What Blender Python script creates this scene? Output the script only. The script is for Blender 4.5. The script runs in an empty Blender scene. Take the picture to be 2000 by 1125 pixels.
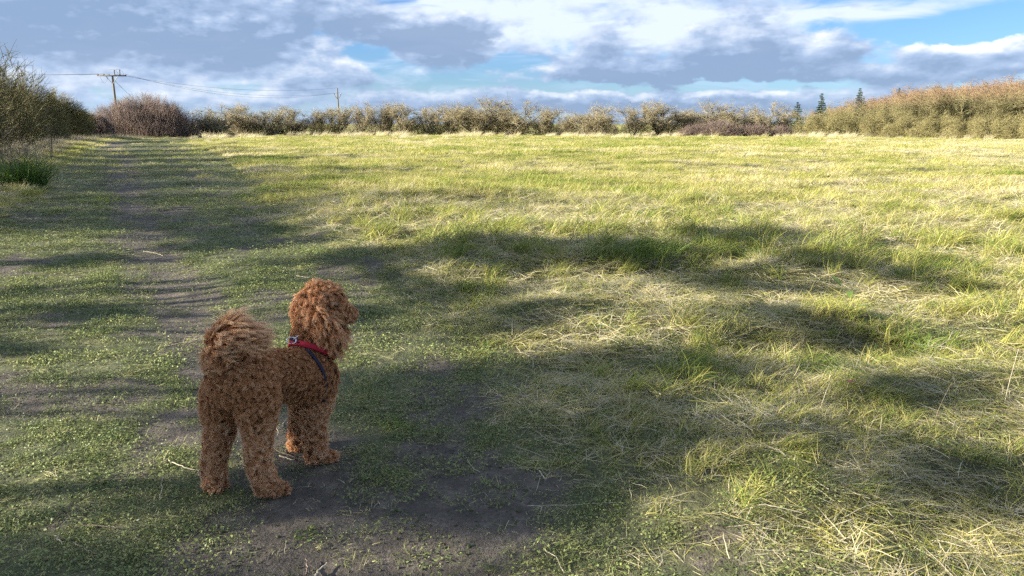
import bpy, math, random
import numpy as np
from mathutils import Vector, Matrix
from mathutils.bvhtree import BVHTree

rng = np.random.default_rng(11)
random.seed(11)
C = bpy.context.scene.collection
scene = bpy.context.scene

# ------------------------------------------------------------------ camera
CAM_H, PITCH, F = 1.45, math.radians(12.4), 1444.0
cam_d = bpy.data.cameras.new('camera'); cam = bpy.data.objects.new('camera', cam_d); C.objects.link(cam)
cam_d.sensor_width = 36.0; cam_d.lens = 26.0; cam_d.clip_start = 0.05; cam_d.clip_end = 6000
cam.location = (0, 0, CAM_H); cam.rotation_euler = (math.radians(90) - PITCH, 0, 0)
scene.camera = cam
scene.view_settings.view_transform = 'Standard'
scene.view_settings.look = 'None'
scene.view_settings.gamma = 1.0
scene.view_settings.use_curve_mapping = False
scene.view_settings.exposure = 2.08

SUN_EL = math.radians(19.0)
SUN_AZ = math.atan2(-1.0, -0.22)          # azimuth of the sun, from +Y towards +X
sun_d = bpy.data.lights.new('sun', 'SUN'); sun_d.energy = 5.0; sun_d.angle = math.radians(0.5)
sun_d.color = (1.0, 0.92, 0.77)
sun = bpy.data.objects.new('sun', sun_d); C.objects.link(sun)
sdir = Vector((math.sin(SUN_AZ) * math.cos(SUN_EL), math.cos(SUN_AZ) * math.cos(SUN_EL), math.sin(SUN_EL)))
sun.rotation_euler = sdir.to_track_quat('Z', 'Y').to_euler()
sun.location = (-20, -5, 20)


def ray(px, py):
    d = (py - 562.5) / F; r = (px - 1000.0) / F
    return np.array([r, math.cos(PITCH) - d * math.sin(PITCH), -(math.sin(PITCH) + d * math.cos(PITCH))])


def G(px, py, z=0.0):                      # where the photo's point meets the ground
    v = ray(px, py); t = (CAM_H - z) / -v[2]
    return v[0] * t, v[1] * t


def W(px, py, Y):                          # the photo's point at a given distance
    v = ray(px, py); t = Y / v[1]
    return np.array([v[0] * t, Y, CAM_H + v[2] * t])


def azel(px, py):
    v = ray(px, py); n = np.linalg.norm(v)
    return math.degrees(math.atan2(v[0], v[1])), math.degrees(math.asin(v[2] / n))


# ------------------------------------------------------------------ node helper
class N:
    def __init__(s, nt): s.nt = nt; s.l = nt.links
    def n(s, typ, **kw):
        x = s.nt.nodes.new(typ)
        for k, v in kw.items(): setattr(x, k, v)
        return x
    def put(s, sock, v):
        if isinstance(v, bpy.types.NodeSocket): s.l.new(v, sock)
        elif v is not None: sock.default_value = v
    def m(s, op, a, b=None, c=None, clamp=False):
        x = s.n('ShaderNodeMath', operation=op, use_clamp=clamp)
        s.put(x.inputs[0], a); s.put(x.inputs[1], b); s.put(x.inputs[2], c)
        return x.outputs[0]
    def v(s, op, a, b=None):
        x = s.n('ShaderNodeVectorMath', operation=op); s.put(x.inputs[0], a); s.put(x.inputs[1], b)
        return x.outputs[1] if op in ('LENGTH', 'DOT_PRODUCT', 'DISTANCE') else x.outputs[0]
    def noise(s, vec, scale, detail=3, rough=.5, dist=0.0):
        x = s.n('ShaderNodeTexNoise'); s.put(x.inputs['Vector'], vec)
        x.inputs['Scale'].default_value = scale; x.inputs['Detail'].default_value = detail
        x.inputs['Roughness'].default_value = rough; x.inputs['Distortion'].default_value = dist
        return x.outputs[0]
    def mix(s, f, a, b):
        x = s.n('ShaderNodeMix', data_type='RGBA'); s.put(x.inputs[0], f)
        s.put(x.inputs[6], a if isinstance(a, bpy.types.NodeSocket) else (*a, 1)); s.put(x.inputs[7], b if isinstance(b, bpy.types.NodeSocket) else (*b, 1))
        return x.outputs[2]
    def smooth(s, v, lo, hi):
        x = s.n('ShaderNodeMapRange', interpolation_type='SMOOTHSTEP'); s.put(x.inputs[0], v)
        x.inputs[1].default_value = lo; x.inputs[2].default_value = hi
        return x.outputs[0]
    def lin(s, v, a, b, c=0.0, d=1.0):
        x = s.n('ShaderNodeMapRange'); s.put(x.inputs[0], v)
        for i, q in enumerate((a, b, c, d)): x.inputs[1 + i].default_value = q
        return x.outputs[0]
    def ramp(s, f, stops):
        x = s.n('ShaderNodeValToRGB'); s.put(x.inputs[0], f); e = x.color_ramp.elements
        while len(e) < len(stops): e.new(0.5)
        for i, (p, c) in enumerate(stops): e[i].position = p; e[i].color = (*c, 1)
        return x.outputs[0]
    def attr(s, name, typ='GEOMETRY', out=2):
        x = s.n('ShaderNodeAttribute', attribute_name=name, attribute_type=typ)
        return x.outputs[out]


# ------------------------------------------------------------------ sky with broken cloud
world = bpy.data.worlds.new("World"); scene.world = world; world.use_nodes = True
wt = world.node_tree; wt.nodes.clear(); w = N(wt)

# density of the cumulus layer as a node group of (azimuth, elevation) in degrees
CLOUDS = [  # px, py, rx, ry, weight
    (200, 36, 360, 66, .78), (480, 80, 180, 36, .62), (640, 8, 100, 26, .35), (60, 20, 200, 60, .25),
    (850, 68, 100, 36, .75), (700, 42, 62, 26, .40), (930, 110, 130, 24, .30),
    (1420, 98, 95, 46, .72), (1500, 112, 70, 34, .35), (1168, 85, 40, 24, .38), (1150, 135, 115, 30, .42),
    (1603, 102, 60, 32, .55), (1330, 145, 140, 22, .35), (1820, 92, 56, 20, .42), (1955, 112, 80, 30, .48),
    (1720, 150, 160, 26, .35), (630, 128, 66, 34, .50), (560, 150, 60, 22, .30), (300, 130, 280, 30, .38), (100, 170, 220, 22, .25),
    (1050, 190, 380, 20, .30), (1400, 205, 420, 24, .38), (1250, 130, 130, 34, .15), (1450, 165, 200, 9, -.30), (1180, 172, 120, 8, -.25), (1352, 50, 22, 12, .32), (640, 195, 300, 20, .20),
    (620, 75, 45, 20, -.45), (700, 105, 60, 14, -.45), (1010, 118, 60, 14, -.45), (1900, 55, 90, 26, -.6), (1750, 40, 90, 24, -.3), (1050, 165, 60, 10, -.25)]
grp = bpy.data.node_groups.new('cloud_density', 'ShaderNodeTree')
grp.interface.new_socket('P', in_out='INPUT', socket_type='NodeSocketVector')
grp.interface.new_socket('D', in_out='OUTPUT', socket_type='NodeSocketFloat')
g = N(grp); gi = g.n('NodeGroupInput'); go = g.n('NodeGroupOutput'); P0 = gi.outputs[0]
warp = g.n('ShaderNodeTexNoise'); g.put(warp.inputs['Vector'], g.v('MULTIPLY', P0, (1, 1.8, 1))); warp.inputs['Scale'].default_value = .50
warp.inputs['Detail'].default_value = 5; warp.inputs['Roughness'].default_value = .55
wv = g.v('MULTIPLY', g.v('SUBTRACT', warp.outputs[1], (.5, .5, .5)), (2.4, 1.5, 0))
PW = g.v('ADD', P0, wv)
acc = None
for (px, py, rx, ry, wt_) in CLOUDS:
    a, e = azel(px, py); sx = 25.2 / rx; sy = 25.2 / ry
    L = g.v('LENGTH', g.v('MULTIPLY', g.v('SUBTRACT', PW, (a, e, 0)), (sx, sy, 0)))
    b = g.m('MULTIPLY', g.smooth(L, 1.55, .1), wt_)
    acc = b if acc is None else g.m('ADD', acc, b)
n1 = g.noise(g.v('MULTIPLY', P0, (1, 2.6, 1)), .20, 4, .55)
n2 = g.noise(g.v('MULTIPLY', P0, (1, 1.7, 1)), .75, 6, .58)
tot = g.m('ADD', acc, g.m('ADD', g.m('MULTIPLY', g.m('SUBTRACT', n1, .5), 1.2), g.m('MULTIPLY', g.m('SUBTRACT', n2, .5), .42)))
g.l.new(tot, go.inputs[0])

tc = w.n('ShaderNodeTexCoord'); sep = w.n('ShaderNodeSeparateXYZ'); w.l.new(tc.outputs['Generated'], sep.inputs[0])
az = w.m('MULTIPLY', w.m('ARCTAN2', sep.outputs[0], sep.outputs[1]), 57.2958)
el = w.m('MULTIPLY', w.m('ARCSINE', sep.outputs[2]), 57.2958)
# clouds higher up are nearer: compress elevation so the cells grow towards the zenith
elc = w.m('MULTIPLY', w.m('LOGARITHM', w.m('ADD', w.m('MULTIPLY', w.m('MAXIMUM', el, 0.0), .04), 1.0), math.e), 25.0)
elm = w.m('MINIMUM', el, 9.0)
elx = w.m('ADD', elm, w.m('MULTIPLY', w.m('MAXIMUM', w.m('SUBTRACT', el, 9.0), 0.0), .35))
cmb = w.n('ShaderNodeCombineXYZ'); w.l.new(az, cmb.inputs[0]); w.l.new(elx, cmb.inputs[1])
Pw = cmb.outputs[0]
def dens(vec):
    x = wt.nodes.new('ShaderNodeGroup'); x.node_tree = grp; w.l.new(vec, x.inputs[0]); return x.outputs[0]
D0 = dens(Pw); D1 = dens(w.v('ADD', Pw, (-.38, .42, 0)))
alpha = w.smooth(D0, -.04, .24)
N3 = lambda q: w.noise(w.v('MULTIPLY', q, (1, 1.9, 1)), .42, 5, .52)
litn = w.m('MULTIPLY', w.m('SUBTRACT', N3(Pw), N3(w.v('ADD', Pw, (-.7, .6, 0)))), .55)
litf = w.m('ADD', litn, w.m('MULTIPLY', w.m('SUBTRACT', D0, D1), 1.25))
thin = w.lin(D0, .0, .60, .42, .04)
# the low clouds on the left and the tops of two cumuli stand in full sun
wl = None
for (px, py, rx, ry, k) in [(260, 160, 330, 40, .38), (625, 130, 80, 40, .42), (1595, 92, 45, 26, .35), (1420, 80, 35, 26, .22), (1960, 100, 80, 26, .3), (1830, 85, 60, 16, .3), (1250, 185, 480, 60, -.15), (250, 40, 420, 50, -.12), (1420, 120, 130, 30, -.25), (850, 75, 110, 30, -.3)]:
    a, e = azel(px, py)
    L = w.v('LENGTH', w.v('MULTIPLY', w.v('SUBTRACT', Pw, (a, e, 0)), (25.2 / rx, 25.2 / ry, 0)))
    b = w.m('MULTIPLY', w.smooth(L, 1.4, .1), k); wl = b if wl is None else w.m('ADD', wl, b)
lit = w.m('ADD', w.m('ADD', litf, thin), wl, clamp=True)
ccol = w.ramp(lit, [(0.0, (.225, .315, .475)), (.3, (.33, .43, .61)), (.65, (.56, .63, .74)), (1.0, (.88, .90, .91))])
# thin high veil, white in the middle of the picture
vz = w.noise(w.v('MULTIPLY', w.v('ADD', Pw, (3, 0, 0)), (.6, 2.6, 1)), .30, 4, .55, .8)
vb = None
for (px, py, rx, ry, k) in [(1130, 30, 420, 70, .42), (940, 50, 160, 40, .25), (300, 150, 400, 70, .22), (1700, 20, 300, 16, .28), (1350, 75, 200, 30, .2), (1900, 60, 90, 40, -.35), (620, 80, 60, 26, -.4)]:
    a, e = azel(px, py)
    L = w.v('LENGTH', w.v('MULTIPLY', w.v('SUBTRACT', Pw, (a, e, 0)), (25.2 / rx, 25.2 / ry, 0)))
    b = w.m('MULTIPLY', w.smooth(L, 1.5, .1), k); vb = b if vb is None else w.m('ADD', vb, b)
veil = w.smooth(w.m('ADD', vz, vb), .46, .92)
low = w.m('MULTIPLY', w.smooth(el, 3.5, -.4), .60)
veil = w.m('MAXIMUM', w.m('MAXIMUM', veil, low), w.m('MULTIPLY', w.smooth(el, 9.0, 30.0), .6))
sky = w.n('ShaderNodeTexSky', sky_type='NISHITA', sun_disc=False)
sky.sun_elevation = SUN_EL; sky.sun_rotation = SUN_AZ % (2 * math.pi); sky.altitude = 50; sky.air_density = 1.0; sky.dust_density = .35; sky.ozone_density = 2.2
b_sky = w.n('ShaderNodeBackground'); w.l.new(w.v('MULTIPLY', sky.outputs[0], (.56, .79, 1.20)), b_sky.inputs[0]); b_sky.inputs[1].default_value = .037
b_veil = w.n('ShaderNodeBackground'); w.l.new(w.mix(w.smooth(el, .5, 5.0), (.42, .57, .86), (.66, .75, .90)), b_veil.inputs[0]); b_veil.inputs[1].default_value = .31
b_cl = w.n('ShaderNodeBackground'); w.l.new(ccol, b_cl.inputs[0]); b_cl.inputs[1].default_value = .33
m1 = w.n('ShaderNodeMixShader'); w.l.new(veil, m1.inputs[0]); w.l.new(b_sky.outputs[0], m1.inputs[1]); w.l.new(b_veil.outputs[0], m1.inputs[2])
m2 = w.n('ShaderNodeMixShader'); w.l.new(w.m('MULTIPLY', alpha, .94), m2.inputs[0]); w.l.new(m1.outputs[0], m2.inputs[1]); w.l.new(b_cl.outputs[0], m2.inputs[2])
wo = w.n('ShaderNodeOutputWorld'); w.l.new(m2.outputs[0], wo.inputs[0])
world.cycles.sampling_method = 'NONE'; world.cycles.sample_map_resolution = 512
scene.cycles.max_bounces = 4; scene.cycles.diffuse_bounces = 2; scene.cycles.use_adaptive_sampling = True; scene.cycles.adaptive_threshold = .02; scene.cycles.transparent_max_bounces = 4
scene.cycles.use_denoising = False

# ------------------------------------------------------------------ general helpers
def tag(o, label=None, cat=None, group=None, kind=None):
    if label: o['label'] = label
    if cat: o['category'] = cat
    if group: o['group'] = group
    if kind: o['kind'] = kind
    return o


def empty(name, loc=(0, 0, 0), rz=0.0):
    o = bpy.data.objects.new(name, None); o.empty_display_size = .3
    o.location = loc; o.rotation_euler = (0, 0, rz); C.objects.link(o); return o


def mesh_np(name, verts, quads=None, tris=None, mats=(), attrs=None, smooth=False, mi=None):
    me = bpy.data.meshes.new(name); verts = np.asarray(verts, np.float32).reshape(-1, 3)
    me.vertices.add(len(verts)); me.vertices.foreach_set('co', verts.ravel())
    q = np.zeros((0, 4), np.int32) if quads is None else np.asarray(quads, np.int32).reshape(-1, 4)
    t = np.zeros((0, 3), np.int32) if tris is None else np.asarray(tris, np.int32).reshape(-1, 3)
    me.loops.add(len(q) * 4 + len(t) * 3); me.loops.foreach_set('vertex_index', np.concatenate([q.ravel(), t.ravel()]))
    me.polygons.add(len(q) + len(t))
    st = np.concatenate([np.arange(len(q)) * 4, len(q) * 4 + np.arange(len(t)) * 3]).astype(np.int32)
    me.polygons.foreach_set('loop_start', st)
    if smooth: me.polygons.foreach_set('use_smooth', np.ones(len(q) + len(t), bool))
    if mi is not None: me.polygons.foreach_set('material_index', np.asarray(mi, np.int32))
    for k, v in (attrs or {}).items():
        a = me.attributes.new(k, 'FLOAT', 'POINT'); a.data.foreach_set('value', np.asarray(v, np.float32).ravel())
    for m in mats: me.materials.append(m)
    me.update(calc_edges=True)
    return me


def link(name, me, parent=None, loc=None, coll=None):
    o = bpy.data.objects.new(name, me); (coll or C).objects.link(o)
    if parent is not None: o.parent = parent
    if loc is not None: o.location = loc
    return o


def norm(v): return v / np.maximum(np.linalg.norm(v, axis=-1, keepdims=True), 1e-9)


def tubes(paths, radii, sides=3):
    paths = np.asarray(paths, float); radii = np.asarray(radii, float); n, k, _ = paths.shape
    t = norm(np.gradient(paths, axis=1)); ref = np.where(np.abs(t[:, :1, 2:3]) > .8, np.array([1., 0, 0]), np.array([0, 0, 1.]))
    a = norm(np.cross(t, np.broadcast_to(ref, t.shape))); b = np.cross(t, a)
    th = np.arange(sides) * 2 * math.pi / sides
    v = paths[:, :, None] + radii[:, :, None, None] * (np.cos(th)[:, None] * a[:, :, None] + np.sin(th)[:, None] * b[:, :, None])
    base = (np.arange(n) * k * sides)[:, None, None]; i = np.arange(k - 1)[None, :, None] * sides; j = np.arange(sides)[None, None, :]; j2 = (j + 1) % sides
    q = np.stack([base + i + j, base + i + j2, base + i + sides + j2, base + i + sides + j], -1).reshape(-1, 4)
    return v.reshape(-1, 3), q


def join(parts):          # [(v,q)...] -> v,q
    vs, qs, off = [], [], 0
    for v, q in parts: vs.append(v); qs.append(q + off); off += len(v)
    return np.concatenate(vs), np.concatenate(qs)


# value noise for the lie of the land
_tab = np.random.default_rng(5).random((256, 256))
def vnoise(x, y, s, seed=0):
    x = np.asarray(x) / s + seed * 17.31; y = np.asarray(y) / s + seed * 9.77
    xi = np.floor(x).astype(int); yi = np.floor(y).astype(int); fx = x - xi; fy = y - yi
    fx = fx * fx * (3 - 2 * fx); fy = fy * fy * (3 - 2 * fy)
    a = _tab[xi & 255, yi & 255]; b = _tab[(xi + 1) & 255, yi & 255]; c = _tab[xi & 255, (yi + 1) & 255]; d = _tab[(xi + 1) & 255, (yi + 1) & 255]
    return (a * (1 - fx) + b * fx) * (1 - fy) + (c * (1 - fx) + d * fx) * fy
def fbm(x, y, s, o=4, seed=0, r=.5):
    t = 0; amp = 1; tot = 0
    for i in range(o): t = t + amp * vnoise(x, y, s / 2 ** i, seed + i); tot += amp; amp *= r
    return t / tot
def sstep(v, a, b):
    t = np.clip((v - a) / (b - a), 0, 1); return t * t * (3 - 2 * t)


def curve_xy(pts):
    p = sorted([(G(*q)[1], G(*q)[0]) for q in pts]); Y = np.array([a for a, b in p]); X = np.array([b for a, b in p])
    Y = np.concatenate([[Y[0] - 12], Y]); s = (X[1] - X[0]) / (Y[2] - Y[1]); X = np.concatenate([[X[0] - s * 12 * .5], X])
    return lambda y: np.interp(y, Y, X)
X_mud = curve_xy([(222, 276), (235, 300), (250, 400), (300, 500), (372, 600), (430, 700), (560, 880), (650, 1000), (740, 1120)])
X_mud2 = curve_xy([(290, 278), (330, 295), (385, 340), (440, 390), (540, 460), (640, 545), (760, 720), (1000, 1000)])
X_r = curve_xy([(350, 276), (420, 300), (470, 340), (500, 400), (640, 500), (770, 600), (880, 750), (1050, 900), (1360, 1120)])
X_l = curve_xy([(200, 276), (178, 290), (150, 310), (110, 345), (60, 410), (-40, 480), (-200, 560), (-700, 900)])

MOUNDS = [(1245, 520, .13, .42), (1150, 530, .06, .3), (1480, 545, .08, .3), (1625, 640, .12, .34), (1800, 560, .06, .4), (1350, 640, .06, .35), (1200, 690, .05, .3),
          (1480, 850, .08, .28), (1700, 760, .07, .3), (1850, 740, .06, .3), (1900, 900, .06, .3), (900, 540, .05, .3), (960, 500, .08, .35), (700, 520, .07, .35),
          (620, 470, .06, .35), (780, 470, .05, .4), (1060, 470, .05, .5), (1180, 480, .09, .35), (560, 380, .08, .5), (500, 340, .08, .7), (800, 400, .07, .6), (1560, 960, .05, .25),
          (1960, 640, .08, .4), (1780, 660, .06, .3), (1330, 760, .05, .22), (1100, 620, .04, .25)]
MXY = [(G(a, b), h, r) for a, b, h, r in MOUNDS]


def rough(x, y):
    n = (fbm(x, y, 1.2, 3, 3) - .5) * 1.2
    right = sstep(x - X_r(y) + n * .8, -.25, .8 + .01 * y)
    left = sstep(X_l(y) - x + n * .4, -.1, .8)
    return np.maximum(right, left)
def mudm(x, y):
    d = np.abs(x - X_mud(y)) / (.30 + .012 * y)
    rib = sstep(d, 1.35, .3) * sstep(fbm(x, y, .9, 4, 21), .12, .36) * .95
    rib = np.maximum(rib, sstep(np.abs(x - X_mud2(y)) / (.4 + .008 * y), 1.3, .2) * sstep(fbm(x, y, 1.1, 4, 23), .42, .62) * .65)
    near = sstep(np.hypot((x + .55) / .75, (y - 2.35) / .55), 1.25, .5) * .9
    pt = sstep(fbm(x, y, .55, 4, 31), .56, .74) * .8
    lp = sum(sstep(np.hypot((x - G(a, b)[0]) / r, (y - G(a, b)[1]) / (r * 1.3)), 1.2, .3) for a, b, r in ((890, 785, .33), (840, 720, .22), (380, 640, .3), (390, 580, .35), (600, 900, .3), (1040, 960, .2))) * .85
    patch = sstep(fbm(x, y, .35, 3, 44), .66, .76) * .7
    return np.clip(np.maximum.reduce([rib, near, pt * (1 - rough(x, y)), lp * .9, patch * (1 - rough(x, y))]), 0, 1)
def H(x, y):
    x = np.asarray(x, float); y = np.asarray(y, float)
    R = rough(x, y); far = sstep(np.hypot(x, y), 300, 120)
    h = R * ((fbm(x, y, 1.1, 4, 1) - .42) * .26 + (fbm(x, y, 5, 2, 8) - .4) * .18) + R * .04
    h = h + (1 - R) * ((fbm(x, y, .5, 4, 12) - .5) * .035 + (fbm(x, y, 2.5, 2, 15) - .5) * .05)
    h = h + (fbm(x, y, .16, 2, 55) - .5) * .016 * sstep(np.hypot(x, y), 9, 5)
    d = np.abs(x - X_mud(y)) / (.45 + .012 * y)
    h = h - .03 * sstep(d, 1.4, .2)
    for (mx, my), hh, r in MXY:
        h = h + hh * np.exp(-(((x - mx) / r) ** 2 + ((y - my) / (r * .9)) ** 2))
    dog = sstep(np.hypot(x + 1.0, y - 2.9), .95, .45)
    h = h * (1 - dog) * far
    # low hills a long way off
    D = np.hypot(x, y)
    h = h + sstep(D, 900, 2400) * (1 + 5 * fbm(x, y, 900, 3, 50))
    return h

# ------------------------------------------------------------------ materials
def mat(name):
    m = bpy.data.materials.new(name); m.use_nodes = True; m.node_tree.nodes.clear(); return m, N(m.node_tree)
def finish(n, bsdf, disp=None):
    o = n.n('ShaderNodeOutputMaterial'); n.l.new(bsdf, o.inputs[0])
def pbsdf(n, col, rough=.8, spec=.3, normal=None):
    b = n.n('ShaderNodeBsdfPrincipled'); n.put(b.inputs['Base Color'], col if isinstance(col, bpy.types.NodeSocket) else (*col, 1))
    n.put(b.inputs['Roughness'], rough); b.inputs['Specular IOR Level'].default_value = spec
    if normal is not None: n.l.new(normal, b.inputs['Normal'])
    return b.outputs[0]
def leafy(n, col, trans=.35, rough=.55, spec=.35):
    t = n.n('ShaderNodeBsdfTranslucent'); n.l.new(col, t.inputs[0])
    x = n.n('ShaderNodeMixShader'); x.inputs[0].default_value = trans; n.l.new(pbsdf(n, col, rough, spec), x.inputs[1]); n.l.new(t.outputs[0], x.inputs[2])
    return x.outputs[0]

GRASS_RAMP = [(0.0, (.040, .090, .020)), (.25, (.125, .205, .032)), (.5, (.32, .345, .060)), (.70, (.52, .46, .13)), (.85, (.60, .51, .26)), (1.0, (.66, .59, .42))]
def grass_mat(name, spread=.75, bias=0.0, trans=.35, dk=.5, ramp=None):
    m, n = mat(name)
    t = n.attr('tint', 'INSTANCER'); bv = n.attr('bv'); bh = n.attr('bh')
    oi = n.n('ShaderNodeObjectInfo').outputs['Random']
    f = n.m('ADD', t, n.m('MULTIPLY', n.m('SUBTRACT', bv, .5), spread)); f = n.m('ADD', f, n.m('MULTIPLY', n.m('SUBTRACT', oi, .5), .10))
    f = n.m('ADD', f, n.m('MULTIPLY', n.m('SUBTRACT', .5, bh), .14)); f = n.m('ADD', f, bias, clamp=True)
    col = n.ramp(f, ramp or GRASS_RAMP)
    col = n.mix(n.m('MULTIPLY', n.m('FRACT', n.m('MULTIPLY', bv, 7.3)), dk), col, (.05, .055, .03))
    finish(n, leafy(n, col, trans)); return m
M_grass = grass_mat('grass_blades', .7, .05, .4, .30); M_turf = grass_mat('short_turf_leaves', .40, .0, .22, .55, [(0, (.045, .080, .026)), (.25, (.13, .185, .052)), (.5, (.30, .33, .10)), (.75, (.50, .45, .20)), (1, (.58, .52, .32))]); M_far = grass_mat('meadow_blades', .5, .04, .42, .16)

M_dead = grass_mat('dead_verge_growth', .6, 0, .3, .4, [(0.0, (.05, .085, .025)), (.35, (.14, .17, .05)), (.55, (.17, .15, .09)), (.8, (.25, .21, .15)), (1.0, (.36, .31, .24))])
# soil and sward of the ground
m_ground, n = mat('ground_soil_and_sward')
geo = n.n('ShaderNodeNewGeometry'); pos = geo.outputs['Position']
mud = n.attr('mud'); rg = n.attr('rough')
s1 = n.noise(pos, 9, 6, .65); s2 = n.noise(pos, 60, 4, .7); s3 = n.noise(pos, 1.3, 4, .6)
soil = n.ramp(n.m('ADD', n.m('MULTIPLY', s1, .6), n.m('MULTIPLY', s2, .4)), [(.25, (.030, .026, .022)), (.5, (.078, .066, .054)), (.75, (.20, .17, .135))])
sward = n.ramp(n.m('ADD', n.m('MULTIPLY', s1, .5), n.m('MULTIPLY', s3, .5)), [(.3, (.035, .055, .016)), (.5, (.085, .105, .032)), (.7, (.20, .19, .08))])
thatch = n.ramp(s2, [(.3, (.04, .035, .016)), (.7, (.14, .12, .06))])
farf = n.smooth(n.v('LENGTH', pos), 18.0, 60.0)
base = n.mix(n.m('MULTIPLY', n.m('SUBTRACT', 1.0, n.smooth(n.m('ADD', mud, n.m('MULTIPLY', n.m('SUBTRACT', s1, .5), 1.0)), .12, .55)), .55), soil, sward)
base = n.mix(n.m('MULTIPLY', rg, .45), base, thatch)
fcol = n.ramp(n.noise(pos, .25, 6, .65), [(.3, (.16, .19, .035)), (.5, (.30, .29, .07)), (.7, (.40, .34, .13))])
base = n.mix(n.m('MULTIPLY', farf, n.m('MULTIPLY', rg, .9)), base, fcol)
bmp = n.n('ShaderNodeBump'); bmp.inputs['Strength'].default_value = 1.0; bmp.inputs['Distance'].default_value = .02
n.l.new(n.m('ADD', n.m('MULTIPLY', n.noise(pos, 26, 6, .65), .7), n.m('MULTIPLY', n.noise(pos, 110, 3, .6), .3)), bmp.inputs['Height'])
finish(n, pbsdf(n, base, .85, .25, bmp.outputs[0]))

def bark_mat(name, c0, c1, c2=None):
    m, n = mat(name); geo = n.n('ShaderNodeNewGeometry')
    tw = n.attr('tw'); bv = n.attr('bv')
    f = n.m('ADD', n.m('MULTIPLY', n.m('SUBTRACT', bv, .5), .7), tw, clamp=True)
    col = n.ramp(f, [(0.0, c0), (.5, tuple((a + b) / 2 for a, b in zip(c0, c1)) if c2 is None else c2), (1.0, c1)])
    mm = n.mix(n.m('MULTIPLY', n.noise(geo.outputs['Position'], 2.0, 4, .6), .35), col, tuple(a * .5 for a in c0))
    finish(n, pbsdf(n, mm, .85, .2)); return m
M_haw = bark_mat('hawthorn_bark', (.125, .112, .085), (.36, .305, .185), (.27, .235, .15))
M_olive = bark_mat('lichened_shrub_twigs', (.10, .095, .045), (.36, .31, .135), (.25, .22, .10))
M_thick = bark_mat('thicket_stems', (.085, .064, .056), (.33, .25, .205), (.215, .160, .135))
M_wood = bark_mat('wood_bark', (.19, .175, .085), (.25, .160, .100), (.235, .185, .10))
M_near = bark_mat('near_hedge_twigs', (.065, .060, .030), (.24, .21, .10), (.15, .135, .06))
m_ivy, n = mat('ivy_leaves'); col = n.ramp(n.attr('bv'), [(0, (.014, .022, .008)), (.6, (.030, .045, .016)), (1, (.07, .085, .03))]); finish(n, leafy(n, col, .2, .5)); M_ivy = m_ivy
m_con, n = mat('conifer_needles'); col = n.ramp(n.attr('bv'), [(0, (.025, .050, .032)), (.6, (.05, .09, .06)), (1, (.10, .14, .10))]); finish(n, leafy(n, col, .15, .6)); M_con = m_con

# ------------------------------------------------------------------ ground sheet
def graded(lo, hi, a, b, step, gr):
    core = list(np.arange(a, b, step)); v, s = core[-1], step
    while v < hi: s *= gr; v += s; core.append(v)
    v, s = a, step
    while v > lo: s *= gr; v -= s; core.insert(0, v)
    return np.array(core)
xs = graded(-2600, 2600, -5.0, 6.0, .04, 1.032); ys = graded(-2600, 2600, 1.4, 9.5, .04, 1.034)
XX, YY = np.meshgrid(xs, ys, indexing='ij'); ZZ = H(XX, YY)
nx, ny = XX.shape; I = np.arange(nx * ny).reshape(nx, ny)
q = np.stack([I[:-1, :-1], I[1:, :-1], I[1:, 1:], I[:-1, 1:]], -1).reshape(-1, 4)
gm = mesh_np('ground', np.stack([XX, YY, ZZ], -1), q, mats=[m_ground], attrs={'mud': mudm(XX, YY), 'rough': rough(XX, YY)}, smooth=True)
tag(link('ground', gm), kind='structure')

# ------------------------------------------------------------------ grass prototypes and scatter
def blades(n, R, L, width, lean=0.0, splay=.5, curve=.6, seg=4, flat=0.0, wind=(1, 0)):
    """n tapered blades on a disc of radius R"""
    r = R * np.sqrt(rng.random(n)); th = rng.random(n) * 6.283
    root = np.stack([r * np.cos(th), r * np.sin(th), np.full(n, -.01)], -1)
    out = rng.random(n) * 6.283; ln = rng.uniform(L[0], L[1], n)
    hd = np.stack([np.cos(out), np.sin(out), np.zeros(n)], -1) * (splay * rng.uniform(.2, 1.3, n))[:, None] + np.array([wind[0], wind[1], 0]) * lean
    d0 = norm(hd * .5 + np.array([0, 0, 1.0 - flat])); d1 = norm(hd * (1 + curve * 2) + np.array([0, 0, .75 - flat * .75 - curve * .7 * 1.0]))
    s = np.linspace(0, 1, seg + 1); pts = np.zeros((n, seg + 1, 3)); pts[:, 0] = root; 
    for i in range(1, seg + 1):
        d = norm(d0 * (1 - s[i]) + d1 * s[i] + rng.normal(0, .08, (n, 3))); pts[:, i] = pts[:, i - 1] + d * (ln / seg)[:, None]
    pts[:, :, 2] = np.maximum(pts[:, :, 2], .003 * rng.random((n, 1)) - .006)
    side = norm(np.cross(hd + rng.normal(0, .4, (n, 3)), [0, 0, 1.0])); side = norm(side + rng.normal(0, .35, (n, 3)))
    wd = (width * rng.uniform(.6, 1.3, n))[:, None] * np.array([.8, 1.0, .85, .5, .06])[np.round(np.linspace(0, 4, seg + 1)).astype(int)]
    a = pts - side[:, None] * wd[:, :, None] / 2; b = pts + side[:, None] * wd[:, :, None] / 2
    v = np.stack([a, b], 2).reshape(n, -1, 3); k = (seg + 1) * 2
    i = np.arange(seg)[None, :] * 2 + (np.arange(n) * k)[:, None]
    q = np.stack([i, i + 1, i + 3, i + 2], -1).reshape(-1, 4)
    bv = np.repeat(rng.random(n), k); bh = np.tile(np.repeat(s, 2), n)
    return v.reshape(-1, 3), q, bv, bh
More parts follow.
